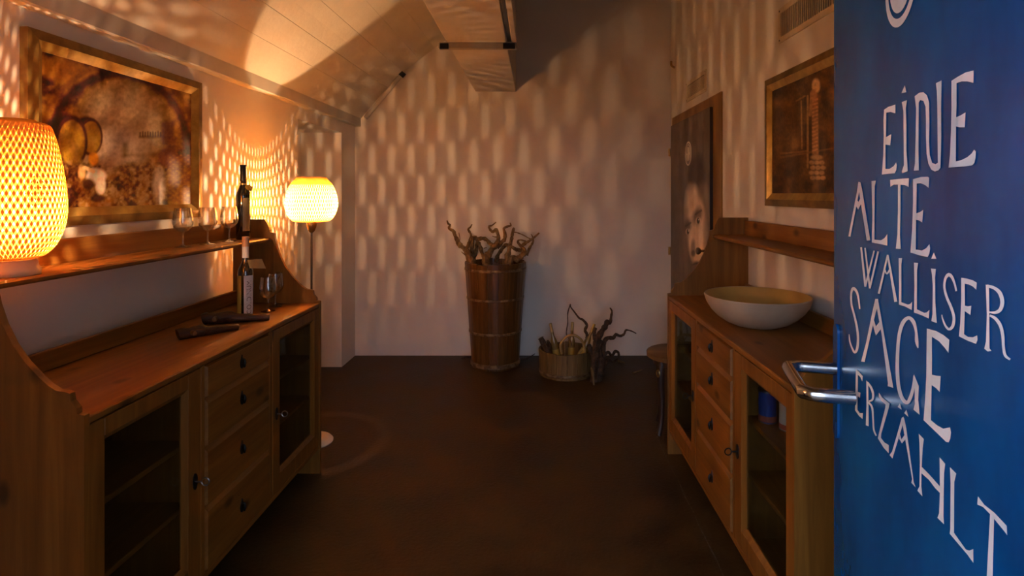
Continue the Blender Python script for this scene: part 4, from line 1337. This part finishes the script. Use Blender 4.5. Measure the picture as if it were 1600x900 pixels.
# SAGE
letter(('s', 'C', [(200,463,10),(193,400,12),(180,345,16),(155,318,20),(140,355,14),(142,430,14),(160,500,14),(180,590,16),(188,670,16),(182,740,18),(165,768,16),(145,735,12),(130,690,10),(125,640,6)]))
letter(('p', 'C', [(310,392),(330,392),(330,430),(310,500),(235,835),(210,832),(245,700),(290,480)]), ('p', 'C', [(310,392),(328,392),(345,480),(438,1018),(398,1005),(400,985),(355,640),(320,450)]), ('p', 'C', [(300,535),(316,585),(350,540),(360,590),(315,650),(295,580)]))
letter(('s', 'C', [(612,738,8),(603,690,24),(598,620,18),(580,555,26),(545,525,24),(505,560,28),(480,640,24),(468,760,24),(466,900,26),(475,1010,26),(500,1090,26),(535,1122,24),(560,1080,24),(578,1010,20),(583,930,8)]), ('p', 'C', [(583,920),(618,1005),(614,1100),(624,1208),(580,1170),(590,1130),(588,1020)]))
letter(('p', 'D', [(674,60),(740,78),(790,105),(833,140),(827,232),(800,195),(760,150),(710,118),(710,385),(740,392),(772,395),(765,507),(740,480),(708,458),(703,705),(745,740),(790,765),(838,755),(845,790),(840,835),(828,862),(810,858),(740,790),(651,705),(662,560),(670,400)]))
# ERZAEHLT
letter(('p', 'D', [(173,347),(195,365),(221,395),(218,432),(205,402),(187,385),(186,505),(205,512),(202,548),(186,535),(184,632),(200,655),(222,655),(220,697),(195,675),(167,635),(170,500)]))
letter(('p', 'D', [(247,425),(260,440),(262,600),(263,748),(243,740),(248,600)]), ('s', 'D', [(255,440,14),(280,475,16),(295,520,16),(290,560,14),(265,572,10)]), ('s', 'D', [(262,578,12),(288,615,14),(295,690,12),(300,770,12),(318,815,10)]))
letter(('p', 'D', [(336,512),(358,545),(411,588),(405,620),(352,800),(350,830),(375,862),(405,880),(405,938),(370,900),(328,832),(335,800),(380,620),(383,595),(350,565),(335,540)]))
letter(('p', 'D', [(484,585),(497,632),(468,612)]), ('p', 'D', [(530,632),(545,683),(515,655)]), ('p', 'D', [(497,690),(512,680),(510,720),(432,975),(412,950),(430,925),(478,760)]), ('p', 'D', [(500,685),(515,690),(530,760),(583,1140),(597,1178),(566,1145),(572,1120),(530,880),(505,740)]), ('p', 'D', [(485,800),(497,840),(525,800),(533,830),(500,868),(480,835)]))
letter(('p', 'E', [(617,-100),(653,-62),(645,0),(637,150),(635,270),(643,342),(607,300),(622,270),(625,100),(622,-30)]), ('p', 'E', [(630,125),(690,185),(775,280),(775,325),(735,285),(690,225),(630,172)]), ('p', 'E', [(765,65),(805,112),(797,180),(793,480),(797,538),(750,492),(762,460),(768,300)]))
letter(('p', 'E', [(837,135),(882,180),(868,240),(866,597),(950,715),(975,722),(1002,712),(1003,810),(960,750),(835,603),(840,570),(842,250)]))
letter(('p', 'E', [(1035,340),(1080,400),(1150,455),(1238,548),(1242,615),(1220,585),(1150,500),(1120,465),(1070,415),(1030,398)]), ('p', 'E', [(1122,460),(1150,490),(1140,900),(1137,1040),(1092,1030),(1098,905)]))
# full stop is drawn as the dot of the i below ALTE; emblem at the top
sc_, zc_ = pixD(1408, 40.5)
RD = 0.062
plD = lambda a, b, o: onD(a, b, o)
part('emblem_ring', G().add(*disc_ring(RD * .80, RD, OFF, (sc_, zc_ + RD), plD)), 'letter', d2)
part('emblem_disc', G().add(*disc_ring(0.0, RD * .69, OFF, (sc_, zc_ + RD * 1.02), plD)), 'letter', d2)
# handle: U-shaped tube lever, with plate
hz = 1.5 - 0.36
def tube_handle(side):
    r = 0.0125
    def P(s_, o):
        return onD(s_, hz, o)
    o1 = 0.098 * side
    k = 0.0 if side > 0 else -0.04
    S0, S1 = 0.030, 0.205
    P_ = [P(S0, k), P(S0, k + o1 * .55), P(S0, k + o1 * .80), P(S0 + 0.010, k + o1 * .95), P(S0 + 0.022, k + o1), P(S1 - .022, k + o1), P(S1 - 0.010, k + o1 * .95), P(S1, k + o1 * .80), P(S1, k + o1 * .3), P(S1, k + o1 * .16)]
    return G().tube(P_, r, 14, 3)
part('lever_handle', tube_handle(1), 'chrome', d2, 'satin steel U-shaped lever handle')
part('lever_handle', tube_handle(-1), 'chrome', d2)
g = G()
pl_ = []
for k in range(17):
    a = math.pi * k / 16
    pl_.append((0.030 + 0.017 * math.cos(a), hz + 0.075 + 0.017 * math.sin(a)))
for k in range(17):
    a = math.pi + math.pi * k / 16
    pl_.append((0.030 + 0.017 * math.cos(a), hz - 0.125 + 0.017 * math.sin(a)))
plate = part('handle_plate', g.prism(pl_, 0.0003, 0.005, lambda a, b, h: onD(a, b, h)), 'bluedoor', d2)
part('lock_cylinder', G().tube([onD(0.030, hz - 0.062, 0.005), onD(0.030, hz - 0.062, 0.012)], 0.009, 14, 1), 'chrome', d2)
# door frame around the doorway
df = thing('door_3', 'plain wooden frame lining the entrance doorway', 'door frame', (DX0, 0.22, 0), kind='structure')
part('jamb', G().box(DX0, DX0 + 0.03, 0.135, 0.305, 0, 2.12), 'frame_wood', df)
part('jamb', G().box(DX1 - 0.025, DX1, 0.135, 0.305, 0, 2.12), 'frame_wood', df)
part('head', G().box(DX0 + 0.03, DX1 - 0.025, 0.135, 0.305, 2.095, 2.12), 'frame_wood', df)
